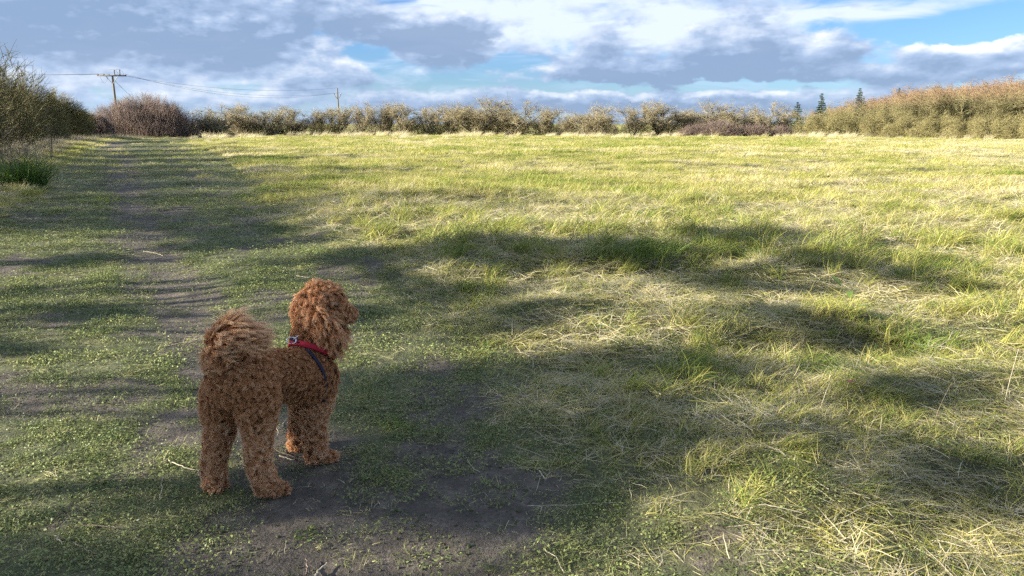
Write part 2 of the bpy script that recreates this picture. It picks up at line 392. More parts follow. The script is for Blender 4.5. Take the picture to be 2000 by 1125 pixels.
def leaves(n, R, size, hgt):
    r = R * np.sqrt(rng.random(n)); th = rng.random(n) * 6.283
    c = np.stack([r * np.cos(th), r * np.sin(th), rng.random(n) ** 1.5 * hgt], -1)
    nrm = norm(np.stack([rng.normal(0, .5, n), rng.normal(0, .5, n), np.ones(n)], -1)); a = norm(np.cross(nrm, rng.normal(0, 1, (n, 3)))); b = np.cross(nrm, a)
    s = (size * rng.uniform(.5, 1.4, n))[:, None]
    v = np.stack([c - a * s, c - b * s * .55 + nrm * s * .25, c + a * s, c + b * s * .55 + nrm * s * .25], 1)
    q = np.arange(n * 4).reshape(-1, 4); bv = np.repeat(rng.random(n), 4)
    return v.reshape(-1, 3), q, bv, np.full(n * 4, .5)
def cat(*gs):
    off = 0; V, Q, A, B = [], [], [], []
    for v, q, a, b in gs: V.append(v); Q.append(q + off); A.append(a); B.append(b); off += len(v)
    return np.concatenate(V), np.concatenate(Q), np.concatenate(A), np.concatenate(B)
def proto(coll, name, g, m):
    v, q, bv, bh = g; me = mesh_np(name, v, q, mats=[m], attrs={'bv': bv, 'bh': bh}); o = bpy.data.objects.new(name, me); coll.objects.link(o); return o
def scatter(name, coll, pts, rot, scl, idx, tint, label=None):
    """ONE stuff object: points with their own turn, size and hue, instancing the sprigs of coll"""
    me = bpy.data.meshes.new(name); n_ = len(pts); me.vertices.add(n_); me.vertices.foreach_set('co', np.asarray(pts, np.float32).ravel())
    a = me.attributes.new('rot', 'FLOAT_VECTOR', 'POINT'); a.data.foreach_set('vector', np.asarray(rot, np.float32).ravel())
    a = me.attributes.new('scl', 'FLOAT_VECTOR', 'POINT'); a.data.foreach_set('vector', np.asarray(scl, np.float32).ravel())
    a = me.attributes.new('idx', 'INT', 'POINT'); a.data.foreach_set('value', np.asarray(idx, np.int32))
    a = me.attributes.new('tint', 'FLOAT', 'POINT'); a.data.foreach_set('value', np.asarray(tint, np.float32))
    o = link(name, me)
    ng = bpy.data.node_groups.new(name + '_scatter', 'GeometryNodeTree')
    ng.interface.new_socket('Geometry', in_out='INPUT', socket_type='NodeSocketGeometry'); ng.interface.new_socket('Geometry', in_out='OUTPUT', socket_type='NodeSocketGeometry')
    gi = ng.nodes.new('NodeGroupInput'); go = ng.nodes.new('NodeGroupOutput'); ip = ng.nodes.new('GeometryNodeInstanceOnPoints'); ci = ng.nodes.new('GeometryNodeCollectionInfo')
    ci.inputs['Collection'].default_value = coll; ci.inputs['Separate Children'].default_value = True; ci.inputs['Reset Children'].default_value = True
    def na(nm, t):
        x = ng.nodes.new('GeometryNodeInputNamedAttribute'); x.data_type = t; x.inputs['Name'].default_value = nm; return x.outputs['Attribute']
    L = ng.links; L.new(gi.outputs[0], ip.inputs['Points']); L.new(ci.outputs[0], ip.inputs['Instance']); ip.inputs['Pick Instance'].default_value = True
    L.new(na('idx', 'INT'), ip.inputs['Instance Index']); L.new(na('scl', 'FLOAT_VECTOR'), ip.inputs['Scale'])
    e2r = ng.nodes.new('FunctionNodeEulerToRotation'); L.new(na('rot', 'FLOAT_VECTOR'), e2r.inputs[0]); L.new(e2r.outputs[0], ip.inputs['Rotation'])
    L.new(ip.outputs[0], go.inputs[0])
    md = o.modifiers.new('scatter', 'NODES'); md.node_group = ng
    tag(o, kind='stuff', label=label); return o
def band(y0, y1, dens_, mx=.80, pad=1.0):
    a = (y1 - y0) * 2 * (mx * y1 + pad); k = int(a * dens_); x = rng.uniform(-(mx * y1 + pad), mx * y1 + pad, k); y = rng.uniform(y0, y1, k)
    ok = np.abs(x) < mx * y + pad; return x[ok], y[ok]
def keep(x, y, p):
    ok = rng.random(len(x)) < p; return x[ok], y[ok]
def rots(n, full=True, spread=.9, tilt=.12):
    z = rng.uniform(-math.pi, math.pi, n) if full else rng.normal(0, spread * .6, n)
    return np.stack([rng.normal(0, tilt, n), rng.normal(0, tilt, n), z], -1)
def dogfree(x, y):      # nothing grows up through the paws
    f = np.ones(len(x), bool)
    for a, b in ((-1.20, 2.76), (-.95, 2.72), (-.82, 3.0), (-.96, 3.13)): f &= np.hypot(x - a, y - b) > .045
    return f

def newc(n): return bpy.data.collections.new(n)
# --- short turf of the track: tiny leaves and clipped tufts
cT = newc('turf_sprigs')
for i in range(3): proto(cT, f'a_leaves{i}', cat(leaves(64, .085, .0050, .018), blades(40, .08, (.012, .035), .0022, 0, 1.3, .7, 3)), M_turf)
for i in range(3): proto(cT, f'b_tuft{i}', blades(34, .045, (.02, .055), .0024, .25, 1.0, .7, 3), M_turf)
for i in range(2): proto(cT, f'c_flat{i}', blades(30, .09, (.03, .07), .0022, .1, 1.8, .5, 3, .75), M_turf)
X, Y, S = [], [], []
for y0, y1, d, s in ((1.3, 4.2, 640, 1.0), (4.2, 8, 300, 1.4), (8, 16, 110, 2.2), (16, 44, 26, 4.0), (44, 97, 5, 8.0)):
    x, y = band(y0, y1, d); R = rough(x, y); mu = mudm(x, y); cl = sstep(fbm(x, y, .16, 3, 61), .30, .62)
    x, y = keep(x, y, (1 - .55 * R) * (1 - .88 * mu) * (.24 + .88 * cl)); f = dogfree(x, y); x, y = x[f], y[f]
    X.append(x); Y.append(y); S.append(np.full(len(x), s))
X, Y, S = map(np.concatenate, (X, Y, S)); k = len(X); z = H(X, Y)
sc = S * rng.uniform(.65, 1.35, k); kind = rng.random(k); grn = fbm(X, Y, .5, 3, 71)
idx = np.where(kind < .52, rng.integers(0, 3, k), np.where(kind < .52 + .35 * sstep(grn, .4, .6), rng.integers(3, 6, k), rng.integers(6, 8, k)))
tint = .33 + .6 * (fbm(X, Y, .35, 3, 81) - .5) + .34 * (idx >= 6) + .16 * rng.random(k) + .18 * sstep(fbm(X, Y, 1.6, 2, 85), .45, .7)
tint = np.where(idx < 3, np.clip(tint, .02, .40), np.clip(tint, .05, .72))
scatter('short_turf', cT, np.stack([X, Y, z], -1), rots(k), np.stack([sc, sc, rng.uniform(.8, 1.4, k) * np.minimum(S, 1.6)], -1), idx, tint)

# --- meadow grass, near
cM = newc('meadow_sprigs')
for i in range(3): proto(cM, f'a_green{i}', blades(44, .075, (.07, .16), .0034, .35, .8, .7, 5), M_grass)
for i in range(3): proto(cM, f'b_long{i}', blades(52, .06, (.12, .24), .0036, .45, .7, .8, 5), M_grass)
for i in range(3): proto(cM, f'c_thatch{i}', blades(52, .12, (.08, .20), .0030, .15, 2.2, .5, 5, .80), M_grass)
for i in range(2): proto(cM, f'd_mix{i}', cat(blades(26, .10, (.06, .13), .0030, .3, 1.2, .8, 4), blades(26, .12, (.05, .12), .0026, .1, 2.0, .5, 4, .7)), M_grass)
X, Y, S = [], [], []
for y0, y1, d, s in ((1.3, 4.2, 260, .85), (4.2, 8, 150, 1.1), (8, 15, 70, 1.5)):
    x, y = band(y0, y1, d); R = rough(x, y); mu = mudm(x, y)
    x, y = keep(x, y, (R * .97 + .03 * (fbm(x, y, .4, 2, 90) > .62)) * (1 - .55 * mu)); f = dogfree(x, y); x, y = x[f], y[f]
    X.append(x); Y.append(y); S.append(np.full(len(x), s))
X, Y, S = map(np.concatenate, (X, Y, S)); k = len(X); z = H(X, Y)
straw = fbm(X, Y, .9, 4, 101); lush = fbm(X, Y, 1.3, 3, 111); far01 = sstep(Y, 4, 14)
for (mx, my), hh, r in MXY[:1] + MXY[16:18]: lush = lush + .4 * np.exp(-(((X - mx) / r) ** 2 + ((Y - my) / r) ** 2))
u = rng.random(k); pth = .42 + .56 * sstep(straw, .38, .60) * (1 - .45 * far01); plong = .34 * sstep(lush, .45, .62) + .1
idx = np.where(u < pth, rng.integers(6, 9, k), np.where(u < pth + (1 - pth) * plong * 1.2, rng.integers(3, 6, k), np.where(rng.random(k) < .55, rng.integers(0, 3, k), rng.integers(9, 11, k))))
tint = .42 + .55 * (fbm(X, Y, .45, 3, 121) - .5) + .32 * ((idx >= 6) & (idx < 9)) + .12 * (idx >= 9) - .17 * sstep(lush, .5, .7) * (idx < 6) + .10 * rng.random(k) + .14 * far01
R = rough(X, Y); hs = (.45 + .55 * R) * (.75 + .5 * sstep(lush, .4, .65)); sc = rng.uniform(.75, 1.25, k)
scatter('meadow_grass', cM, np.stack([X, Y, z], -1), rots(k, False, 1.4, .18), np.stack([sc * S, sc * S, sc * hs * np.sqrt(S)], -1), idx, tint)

# --- meadow grass, farther: wider sprigs
cF = newc('far_sprigs')
for i in range(3): proto(cF, f'a_field{i}', blades(110, .26, (.08, .20), .0060, .5, .8, .7, 3), M_far)
for i in range(2): proto(cF, f'b_straw{i}', blades(100, .28, (.08, .20), .0060, .5, 1.5, .5, 3, .5), M_far)
for i in range(3): proto(cF, f'c_wide{i}', blades(150, .62, (.10, .22), .013, .6, .8, .7, 3), M_far)
for i in range(2): proto(cF, f'd_widestraw{i}', blades(150, .62, (.10, .24), .013, .7, 1.2, .6, 3, .4), M_far)
X, Y, S = [], [], []
for y0, y1, d, s in ((14, 22, 26, 0), (22, 34, 14, 0), (34, 60, 4.2, 1), (60, 97, 2.4, 1)):
    x, y = band(y0, y1, d); R = rough(x, y); x, y = keep(x, y, R * .97 + .03)
    X.append(x); Y.append(y); S.append(np.full(len(x), s))
X, Y, S = map(np.concatenate, (X, Y, S)); k = len(X); z = H(X, Y)
straw = fbm(X, Y * 1.0, 2.6, 4, 131) * .6 + fbm(X, Y, 14, 3, 137) * .4 + .10 * sstep(X / Y, .1, .65); u = rng.random(k)
st = u < .20 + .6 * sstep(straw, .46, .66)
idx = np.where(S == 0, np.where(st, rng.integers(3, 5, k), rng.integers(0, 3, k)), np.where(st, rng.integers(8, 10, k), rng.integers(5, 8, k)))
tint = .55 + .6 * (straw - .5) + .20 * st + .30 * (rng.random(k) - .3) - .22 * sstep(fbm(X, Y, 2.2, 4, 141), .56, .68) + .3 * (fbm(X, Y, .7, 2, 145) - .5)
sc = rng.uniform(.8, 1.25, k)
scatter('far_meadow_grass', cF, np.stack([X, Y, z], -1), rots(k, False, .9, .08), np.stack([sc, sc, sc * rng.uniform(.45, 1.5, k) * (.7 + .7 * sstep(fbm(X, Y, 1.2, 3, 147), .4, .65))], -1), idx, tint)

# --- tall bleached grass along the foot of the far hedge, and the dead growth of the left verge
cD = newc('tall_dry_sprigs')
for i in range(4): proto(cD, f'a_tall{i}', blades(70, .45, (.45, .95), .016, .5, .45, .6, 4), M_far)
for i in range(2): proto(cD, f'b_low{i}', blades(80, .6, (.2, .45), .016, .7, .8, .7, 4), M_far)
n_ = 1700; px = rng.uniform(230, 2080, n_); py = rng.normal(267, 2.2, n_) + .004 * np.maximum(px - 1300, 0) + 1.2 * np.sin(px / 60)
gx, gy = np.array([G(a, b) for a, b in zip(px, np.clip(py, 263, 276))]).T
cl = fbm(gx, gy, 4, 3, 151); tall = sstep(cl, .46, .62)
sz = .45 + .75 * tall
scatter('tall_dry_grass', cD, np.stack([gx, gy, H(gx, gy)], -1), rots(n_, False, .6, .1), np.stack([np.ones(n_), np.ones(n_), sz * rng.uniform(.7, 1.2, n_)], -1), np.where(rng.random(n_) < tall, rng.integers(0, 4, n_), rng.integers(4, 6, n_)), .84 + .16 * rng.random(n_) + .1 * (tall - .5))

cV = newc('verge_sprigs')
for i in range(3): proto(cV, f'a_dead{i}', cat(blades(26, .25, (.4, .95), .008, .1, .9, .35, 5), blades(40, .3, (.2, .5), .008, .2, 1.4, .7, 4)), M_dead)
for i in range(2): proto(cV, f'b_green{i}', blades(90, .3, (.12, .32), .009, .2, 1.0, .8, 4), M_dead)
X, Y = band(9, 85, 7, .85, 2); d = X_l(Y) - X; f = (d > .15) & (d < 13) & (rng.random(len(X)) < .25 + .75 * (d > 1.0)); X, Y = X[f], Y[f]; d = X_l(Y) - X; k = len(X)
gr = (rng.random(k) < .30 + .6 * sstep(d, 1.6, .3)); idx = np.where(gr, rng.integers(3, 5, k), rng.integers(0, 3, k)); hh = .35 + .65 * sstep(d, .3, 3.5)
scatter('verge_dead_grass', cV, np.stack([X, Y, H(X, Y)], -1), rots(k, True, 0, .2), np.stack([np.full(k, .9), np.full(k, .9), hh * rng.uniform(.6, 1.2, k)], -1), idx, np.where(gr, .30, .78) + .3 * (rng.random(k) - .5))

# ------------------------------------------------------------------ shrubs and trees
def twig_cloud(n, rx, ry, h, z0=0.0, L=(.35, .8), r=.012, wind=.15, shell=.5, up=.7, seg=2, forks=2, lump=.25, seed=0, flat=1.0, open_=0.0):
    """n forked twigs through a lumpy dome"""
    R_ = np.random.default_rng(seed); d = norm(R_.normal(0, 1, (n, 3))); d[:, 2] = np.abs(d[:, 2]) * 1.0
    rr = R_.random(n) ** (1 / (3 + 6 * shell))
    az_ = np.arctan2(d[:, 1], d[:, 0]); lum = 1 + lump * (np.sin(az_ * 3 + seed) * .5 + np.sin(az_ * 5 + d[:, 2] * 6 + seed * 2.1) * .5 + .6 * (R_.random(n) - .5))
    p = d * (rr * lum)[:, None] * np.array([rx, ry, 1.0]); p[:, 2] = z0 + p[:, 2] * (h - z0)
    ln = R_.uniform(L[0], L[1], n); dr = norm(d * np.array([1, 1, .5]) + np.array([wind, 0, up]) + R_.normal(0, .35, (n, 3)))
    P = [p]; cur = p; dd = dr
    for i in range(seg): dd = norm(dd + R_.normal(0, .22, (n, 3)) + np.array([wind * .3, 0, .05])); cur = cur + dd * (ln / seg)[:, None]; P.append(cur)
    P = np.stack(P, 1) - (dr * (ln * .6)[:, None])[:, None]
    rad = r * R_.uniform(.6, 1.3, n)[:, None] * np.linspace(1, .35, seg + 1)
    paths, radii = [P], [rad]
    for f_ in range(forks):
        s0 = P[:, 1] if f_ % 2 == 0 else P[:, 0] * .5 + P[:, 1] * .5; d2 = norm(dr + R_.normal(0, .75, (n, 3))); l2 = ln * R_.uniform(.4, .8, n)
        Q = np.stack([s0, s0 + d2 * (l2 * .5)[:, None], s0 + norm(d2 + R_.normal(0, .3, (n, 3)) + [wind * .5, 0, .1]) * (l2)[:, None]], 1)
        if seg != 2: Q = np.stack([s0 + (Q[:, 2] - s0) * t for t in np.linspace(0, 1, seg + 1)], 1)
        paths.append(Q); radii.append(rad * .7)
    paths = np.concatenate(paths); radii = np.concatenate(radii)
    paths[:, :, 2] = np.maximum(paths[:, :, 2], .02)
    v, q = tubes(paths, radii, 3); m_ = len(paths); k = 3 * (seg + 1)
    return v, q, np.repeat(R_.random(m_), k), np.repeat(np.full(m_, .6), k)
def stems(n, rx, ry, h, r=.05, seed=0, spread=.25, seg=5, top=.85):
    R_ = np.random.default_rng(seed + 77); a = R_.random(n) * 6.283; rr = np.sqrt(R_.random(n))
    b = np.stack([np.cos(a) * rr * rx * spread, np.sin(a) * rr * ry * spread, np.full(n, -.1)], -1)
    hh = h * top * R_.uniform(.6, 1, n); k_ = np.sqrt(np.clip(1 - (rr * .85) ** 2, 0, 1)); e = np.stack([np.cos(a) * rr * rx * .85, np.sin(a) * rr * ry * .85, hh * k_], -1)
    s = np.linspace(0, 1, seg + 1)[None, :, None]; mid = b[:, None] * (1 - s) + e[:, None] * s; mid[:, :, :2] = b[:, None, :2] + (e - b)[:, None, :2] * (s ** 1.4)
    mid += np.cumsum(R_.normal(0, .035 * h / seg, mid.shape), 1) * (s > 0)
    rad = (r * R_.uniform(.5, 1.2, n))[:, None] * np.linspace(1, .25, seg + 1)
    v, q = tubes(mid, rad, 4); k = 4 * (seg + 1); return v, q, np.repeat(R_.random(n), k), np.repeat(np.full(n, .2), k)
def leafmass(n, rx, ry, h, size=.07, seed=0, z0=0.05):
    R_ = np.random.default_rng(seed + 5); p = norm(R_.normal(0, 1, (n, 3))) * (R_.random(n) ** .45)[:, None]; p = p * np.array([rx, ry, 1]); p[:, 2] = z0 + np.abs(p[:, 2]) * h
    nr = norm(R_.normal(0, 1, (n, 3)) + [0, 0, .4]); a = norm(np.cross(nr, R_.normal(0, 1, (n, 3)))) * (size * R_.uniform(.5, 1.3, n))[:, None]; b = norm(np.cross(nr, a)) * (size * .8)
    v = np.stack([p - a, p - b, p + a, p + b], 1).reshape(-1, 3); return v, np.arange(n * 4).reshape(-1, 4), np.repeat(R_.random(n), 4), np.full(n * 4, .5)
def to_mesh(name, g, m):
    v, q, bv, tw = g; return mesh_np(name, v, q, mats=[m], attrs={'bv': bv, 'tw': tw})

# bare hawthorn with real branching, seen against the sky
def grow(seed, h, spread, nst=4, rad=.09, droop=.1, twig=.010, dens_=(7, 7, 6), lean=.12, low=.10):
    R_ = np.random.default_rng(seed); lim, tw = [], []
    def br(p, d, L, r, K=5, wob=.16, upk=.08):
        pts = [p]; 
        for i in range(K): d = norm(d + R_.normal(0, wob, 3) + np.array([lean * .15, 0, upk])); pts.append(pts[-1] + d * L / K)
        return np.array(pts), d
    L1 = [] 
    for s in range(nst):
        a = R_.random() * 6.283; d = norm(np.array([math.cos(a) * spread * .55, math.sin(a) * spread * .55, 1.0])); p0 = np.array([math.cos(a) * .15, math.sin(a) * .15, -.1])
        P, _ = br(p0, d, h * R_.uniform(.5, .68), rad, 5, .14, .03); lim.append((P, np.linspace(rad, rad * .45, 6) * R_.uniform(.7, 1.1))); L1.append(P)
    L2 = []
    for P in L1:
        for j in range(dens_[0]):
            t = R_.uniform(low, 1); i = int(t * 5); p = P[min(i, 4)] * (1 - (t * 5 - i)) + P[min(i + 1, 5)] * (t * 5 - i) if i < 5 else P[5]
            a = R_.random() * 6.283; d = norm(np.array([math.cos(a) * spread, math.sin(a) * spread, R_.uniform(.35, 1.1)])); 
            Q, _ = br(p, d, h * R_.uniform(.22, .40), rad * .4, 5, .22, .10); lim.append((Q, np.linspace(rad * .4, rad * .14, 6))); L2.append(Q)
    L3 = []
    for P in L2:
        for j in range(dens_[1]):
            p = P[R_.integers(2, 6)]; d = norm(R_.normal(0, 1, 3) * [1, 1, .6] + [lean, 0, .55]); Q, _ = br(p, d, h * R_.uniform(.10, .19), 0, 2, .3, .1); tw.append((Q, .9)); L3.append(Q)
    for P in L3:
        for j in range(dens_[2]):
            p = P[R_.integers(0, 3)] ; d = norm(R_.normal(0, 1, 3) * [1, 1, .7] + [lean, 0, .35]); Q, _ = br(p, d, h * R_.uniform(.06, .14), 0, 2, .22, .10); tw.append((Q, .55))
    lp = np.array([a for a, b in lim]); lr = np.array([b for a, b in lim]); v, q = tubes(lp, lr, 4)
    limb = (v, q, np.repeat(R_.random(len(lp)), 24), np.full(len(v), .15))
    tp = np.array([a for a, b in tw]); sc_ = np.array([b for a, b in tw]); tr = twig * sc_[:, None] * np.array([1.2, .9, .4]); v, q = tubes(tp, tr, 3)
    tws = (v, q, np.repeat(R_.random(len(tp)), 9), np.repeat(1.0 - .5 * (sc_ > .7), 9))
    return limb, tws

VAR = []
for i, (h_, sp, ns, dn) in enumerate([(4.6, .85, 6, (9, 8, 8)), (4.3, 1.0, 7, (8, 9, 8)), (4.8, .75, 5, (10, 8, 8)), (4.2, .9, 5, (8, 8, 8)), (4.6, 1.05, 8, (8, 9, 8)), (4.4, .8, 5, (9, 9, 8))]):
    lb, tws = grow(100 + i, h_, sp, ns, .085, twig=.0145, dens_=dn)
    hz = np.percentile(tws[0][:, 2], 99.5); VAR.append((to_mesh('trunk', lb, M_haw), to_mesh('crown', tws, M_haw), hz))

def put_tree(name, label, group, cat_, var, px, base, top, wscale=1.0, rz=None, dy=0):
    x, y = G(px, base); y += dy; x += dy * x / max(y, 1)
    elv = W(px, top, y)[2]; tr, cr, hz = VAR[var]; s = elv / hz
    e = empty(name, (x, y, float(H(x, y)) - .03), rz if rz is not None else rng.uniform(-.6, .6)); e.scale = (s * wscale * 1.38, s * wscale * 1.38, s)
    link('trunk', tr, e); link('crown', cr, e); tag(e, label, cat_, group); return e
HT = [  # px, base, top, width, variant, label
    (420, 268, 206, .95, 1, 'low spreading bare hawthorn just right of the big brown thicket'),
    (470, 267, 205, 1.1, 4, 'broad bare hawthorn over dark hedge bottom, second right of the thicket'),
    (532, 267, 211, .9, 3, 'small bare hawthorn midway between brown thicket and the slim far pole'),
    (578, 266, 208, .9, 5, 'bare hawthorn with a dark twiggy nest-like clump in its crown'),
    (622, 266, 212, .8, 0, 'thin see-through bare hawthorn just left of the slim far pole'),
    (662, 266, 206, .85, 3, 'bushy bare hawthorn standing directly at the slim far pole'),
    (706, 266, 203, .8, 2, 'narrow upright bare hawthorn, first right of the slim far pole'),
    (750, 266, 201, .85, 0, 'bare hawthorn with fanned tops, second right of the slim far pole'),
    (795, 266, 204, .85, 5, 'bare hawthorn leaning right, third right of the slim far pole'),
    (838, 266, 206, .8, 3, 'pale twiggy hawthorn, second left of the tallest hedge tree'),
    (878, 266, 202, .75, 2, 'narrow bare hawthorn touching the left side of the tallest hedge tree'),
    (932, 267, 192, 1.05, 4, 'tallest and broadest bare hedge tree, near the middle of the far hedge'),
    (1004, 267, 200, 1.05, 1, 'rounded bare hawthorn just right of the tallest hedge tree'),
    (1062, 267, 209, .9, 0, 'smaller bare hawthorn left of the low gap in the far hedge'),
    (1105, 268, 226, .9, 3, 'lowest bare bush filling the gap in the far hedge'),
    (1155, 268, 208, 1.05, 4, 'rounded yellowish hawthorn just right of the low gap in the hedge'),
    (1236, 268, 203, .95, 2, 'open fan-shaped bare hawthorn, second right of the hedge gap'),
    (1292, 268, 199, .9, 5, 'tall feathery bare hawthorn, left neighbour of the dense tan one'),
    (1362, 268, 201, 1.15, 4, 'dense wide tan hawthorn rising behind low brown scrub'),
    (1425, 268, 214, .8, 3, 'low bare hawthorn between two wider ones behind the brown scrub'),
    (1482, 268, 204, 1.05, 1, 'broad bare hawthorn just left of the first dark conifer'),
    (1527, 268, 216, .8, 0, 'thin bare bush beside the foot of the first dark conifer')]
for (px, ba, to, ws, v_, lb) in HT:
    put_tree('hawthorn_tree', lb, 'bare hawthorns of the far hedge', 'tree', v_, px, ba, to, ws, dy=rng.uniform(-1, 3))

def shrub(name, label, cat_, group, px, base, top, wpx, m, ntw, seed, stem_n=40, r=.013, L=(.35, .8), shell=.5, up=.7, wind=.15, lump=.25, leaf=0, depth=.8, z0=0.0, forks=2, yfix=None):
    x, y = G(px, base) if yfix is None else (W(px, base, yfix)[0], yfix); h = W(px, top, y)[2]; rx = wpx / 2 / F * y * 1.0; ry = max(rx * depth, 1.0)
    e = empty(name, (x, y, float(H(x, y)) - .03))
    link('trunk', to_mesh('trunk', stems(stem_n, rx, ry, h, .035, seed), m), e)
    link('crown', to_mesh('crown', twig_cloud(ntw, rx * .93, ry * .93, h * (.84 if name == 'olive_shrub' else .93), z0 * h, L, r, wind, shell, up, 2, forks, lump, seed), m), e)
    if leaf: link('leaves', to_mesh('leaves', leafmass(leaf, rx * .8, ry * .8, h * .75, .07, seed), M_ivy), e)
    return tag(e, label, cat_, group)

shrub('thicket', 'big dome of brown bare scrub at the end of the track', 'bush', None, 288, 269, 190, 205, M_thick, 9500, 3, 300, .014, (.7, 1.7), .35, 1.6, .05, .22, 0, .7)
shrub('thicket', 'low dark brown scrub in the corner where left hedge meets thicket', 'bush', None, 195, 271, 222, 60, M_thick, 2600, 4, 60, .014, (.5, 1.1), .35, 1.3, .05, .2, 0, .9)
for i, (px, to, wp, lb) in enumerate([(1395, 236, 130, 'reddish brown low scrub below the dense tan hawthorn'), (1470, 242, 90, 'low brown bramble scrub, middle of three before the first conifer'), (1352, 246, 60, 'lowest brown scrub mound, left end of the scrub before the tan hawthorn'), (1525, 246, 50, 'small brown scrub clump beneath the first conifer')]):
    shrub('scrub', lb, 'bush', 'brown scrub at the foot of the far hedge', px, 269, to, wp, M_thick, int(16 * wp), 30 + i, 30, .014, (.4, .9), .3, 1.1, .25, .2, 0, .5)
# dark bottoms of the hedge
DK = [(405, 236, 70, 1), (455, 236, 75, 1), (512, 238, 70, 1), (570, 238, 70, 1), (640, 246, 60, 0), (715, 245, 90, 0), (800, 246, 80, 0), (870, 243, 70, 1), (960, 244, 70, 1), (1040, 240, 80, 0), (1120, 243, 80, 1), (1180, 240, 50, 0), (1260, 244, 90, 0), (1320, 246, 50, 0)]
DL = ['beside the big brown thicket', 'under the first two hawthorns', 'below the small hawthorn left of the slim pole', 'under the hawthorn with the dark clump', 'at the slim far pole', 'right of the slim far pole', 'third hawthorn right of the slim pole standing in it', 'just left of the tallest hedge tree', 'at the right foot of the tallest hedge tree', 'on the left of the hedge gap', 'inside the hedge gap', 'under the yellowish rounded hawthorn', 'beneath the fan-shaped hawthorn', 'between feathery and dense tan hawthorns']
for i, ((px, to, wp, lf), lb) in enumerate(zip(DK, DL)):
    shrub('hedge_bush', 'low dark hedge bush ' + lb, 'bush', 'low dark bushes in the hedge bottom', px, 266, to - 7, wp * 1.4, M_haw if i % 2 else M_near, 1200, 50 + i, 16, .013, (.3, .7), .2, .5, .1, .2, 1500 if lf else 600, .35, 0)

# right: olive rounded shrubs in front of the wood
OL = [(1590, 222, 90, 268.5, 'leftmost olive shrub of the row before the wood, beside the dark conifer'), (1650, 206, 125, 269, 'tallest rounded olive shrub, pale topped, left in the row before the wood'),
      (1722, 216, 90, 270, 'olive shrub with a yellow-green foot, right of the tallest one'), (1772, 226, 85, 271, 'low shaggy olive shrub with dark underside, middle of the row'),
      (1835, 225, 90, 272, 'spreading olive shrub, right of middle in the row before the wood'), (1893, 230, 85, 273, 'windswept olive shrub, third from the right edge'), (1950, 227, 90, 274, 'flat-topped olive shrub near the right edge of the row'), (2015, 224, 90, 275, 'olive shrub cut by the right edge, dark beneath')]
for i, (px, to, wp, ba, lb) in enumerate(OL):
    shrub('olive_shrub', lb, 'shrub', 'olive shrubs in front of the wood', px, ba, to, wp, M_olive, 3600, 70 + i, 40, .012, (.3, .7), .75, .15, .6, .55, 700, .8, .02)

# the wood behind: one mass of bare trees
cW = newc('wood_trees')
for i in range(5):
    lb, tws = grow(300 + i, 10.0, .30, 2, .11, twig=.030, dens_=(10, 6, 5), lean=.05)
    v, q, bv, tw = cat(lb, tws); tw = np.clip(.05 + .95 * sstep(v[:, 2], 5.5, 9.0), 0, 1)
    o = bpy.data.objects.new(f'w{i}', mesh_np(f'w{i}', v, q, mats=[M_wood], attrs={'bv': bv, 'tw': tw})); cW.objects.link(o)
n_ = 520; py_ = rng.uniform(118, 185, n_); pxx = rng.uniform(1560, 2350, n_)
wx = (pxx - 1000) / F * py_; prof = np.interp(pxx, [1560, 1610, 1660, 1720, 1800, 1900, 2000, 2200, 2350], [222, 212, 198, 182, 169, 163, 152, 140, 138])
hz = np.array([W(a, b, 130.)[2] for a, b in zip(pxx, prof)]) * (py_ / 130.) ** .75
sc = hz / 9.6 * rng.uniform(.88, 1.06, n_)
scatter('bare_wood', cW, np.stack([wx, py_, np.zeros(n_)], -1), rots(n_, True, 0, .03), np.stack([sc * 1.15, sc * 1.15, sc], -1), rng.integers(0, 5, n_), rng.random(n_), label='brown leafless wood rising beyond the olive shrubs on the right')

# conifers
def conifer(label, px, top, base, dist, wpx, seed, dens_=1.0, group='dark conifers at the edge of the wood'):
    x, y = W(px, base, dist)[0], dist; h = W(px, top, y)[2]; R_ = np.random.default_rng(seed); rw = wpx / 2 / F * y
    e = empty('conifer_tree', (x, y, 0))
    v, q = tubes([[(0, 0, -.1), (.05, 0, h * .4), (0, 0, h * .99)]], [[.16, .10, .02]], 6); link('trunk', mesh_np('trunk', v, q, mats=[M_haw], attrs={'bv': np.full(len(v), .4), 'tw': np.full(len(v), .2)}), e)
    V, Q, B = [], [], []; off = 0; nl = int(h * 3.4)
    for i in range(nl):
        f = (i + .5) / nl; zz = h * (.12 + .88 * f); wv_ = rw * (1 - f) ** .95 * R_.uniform(.75, 1.2) + .02
        for j in range(7):
            a = R_.random() * 6.283; L = wv_ * R_.uniform(.4, 1.2); d = np.array([math.cos(a), math.sin(a), 0]); b = np.array([-d[1], d[0], 0]); 
            for s in np.linspace(.15, 1, 6):
                c = d * L * s + [0, 0, zz - .25 * L * s + .12 * L * s * s * 2]
                for kk in range(5):
                    dd = norm(d * .8 + b * R_.normal(0, .8) + [0, 0, R_.normal(-.1, .35)]); ww = np.cross(dd, norm(R_.normal(0, 1, 3))) * .07; ll = (.16 + .26 * (1 - f)) * R_.uniform(.6, 1.2)
                    V += [c - ww, c + dd * ll * .5 + ww, c + dd * ll, c + dd * ll * .5 - ww]; Q.append([off, off + 1, off + 2, off + 3]); off += 4; B += [R_.random()] * 4
    link('crown', mesh_np('crown', np.array(V), np.array(Q), mats=[M_con], attrs={'bv': B}), e); tag(e, label, 'conifer', group)
conifer('dark conifer standing alone at the left foot of the wood', 1553, 199, 268, 104, 44, 1)
conifer('bluish conifer with wide tiers, top above the tallest olive shrub', 1598, 182, 268, 112, 44, 2)
conifer('conifer whose tip pokes out of the wood, right of the other two', 1671, 172, 268, 128, 46, 3)
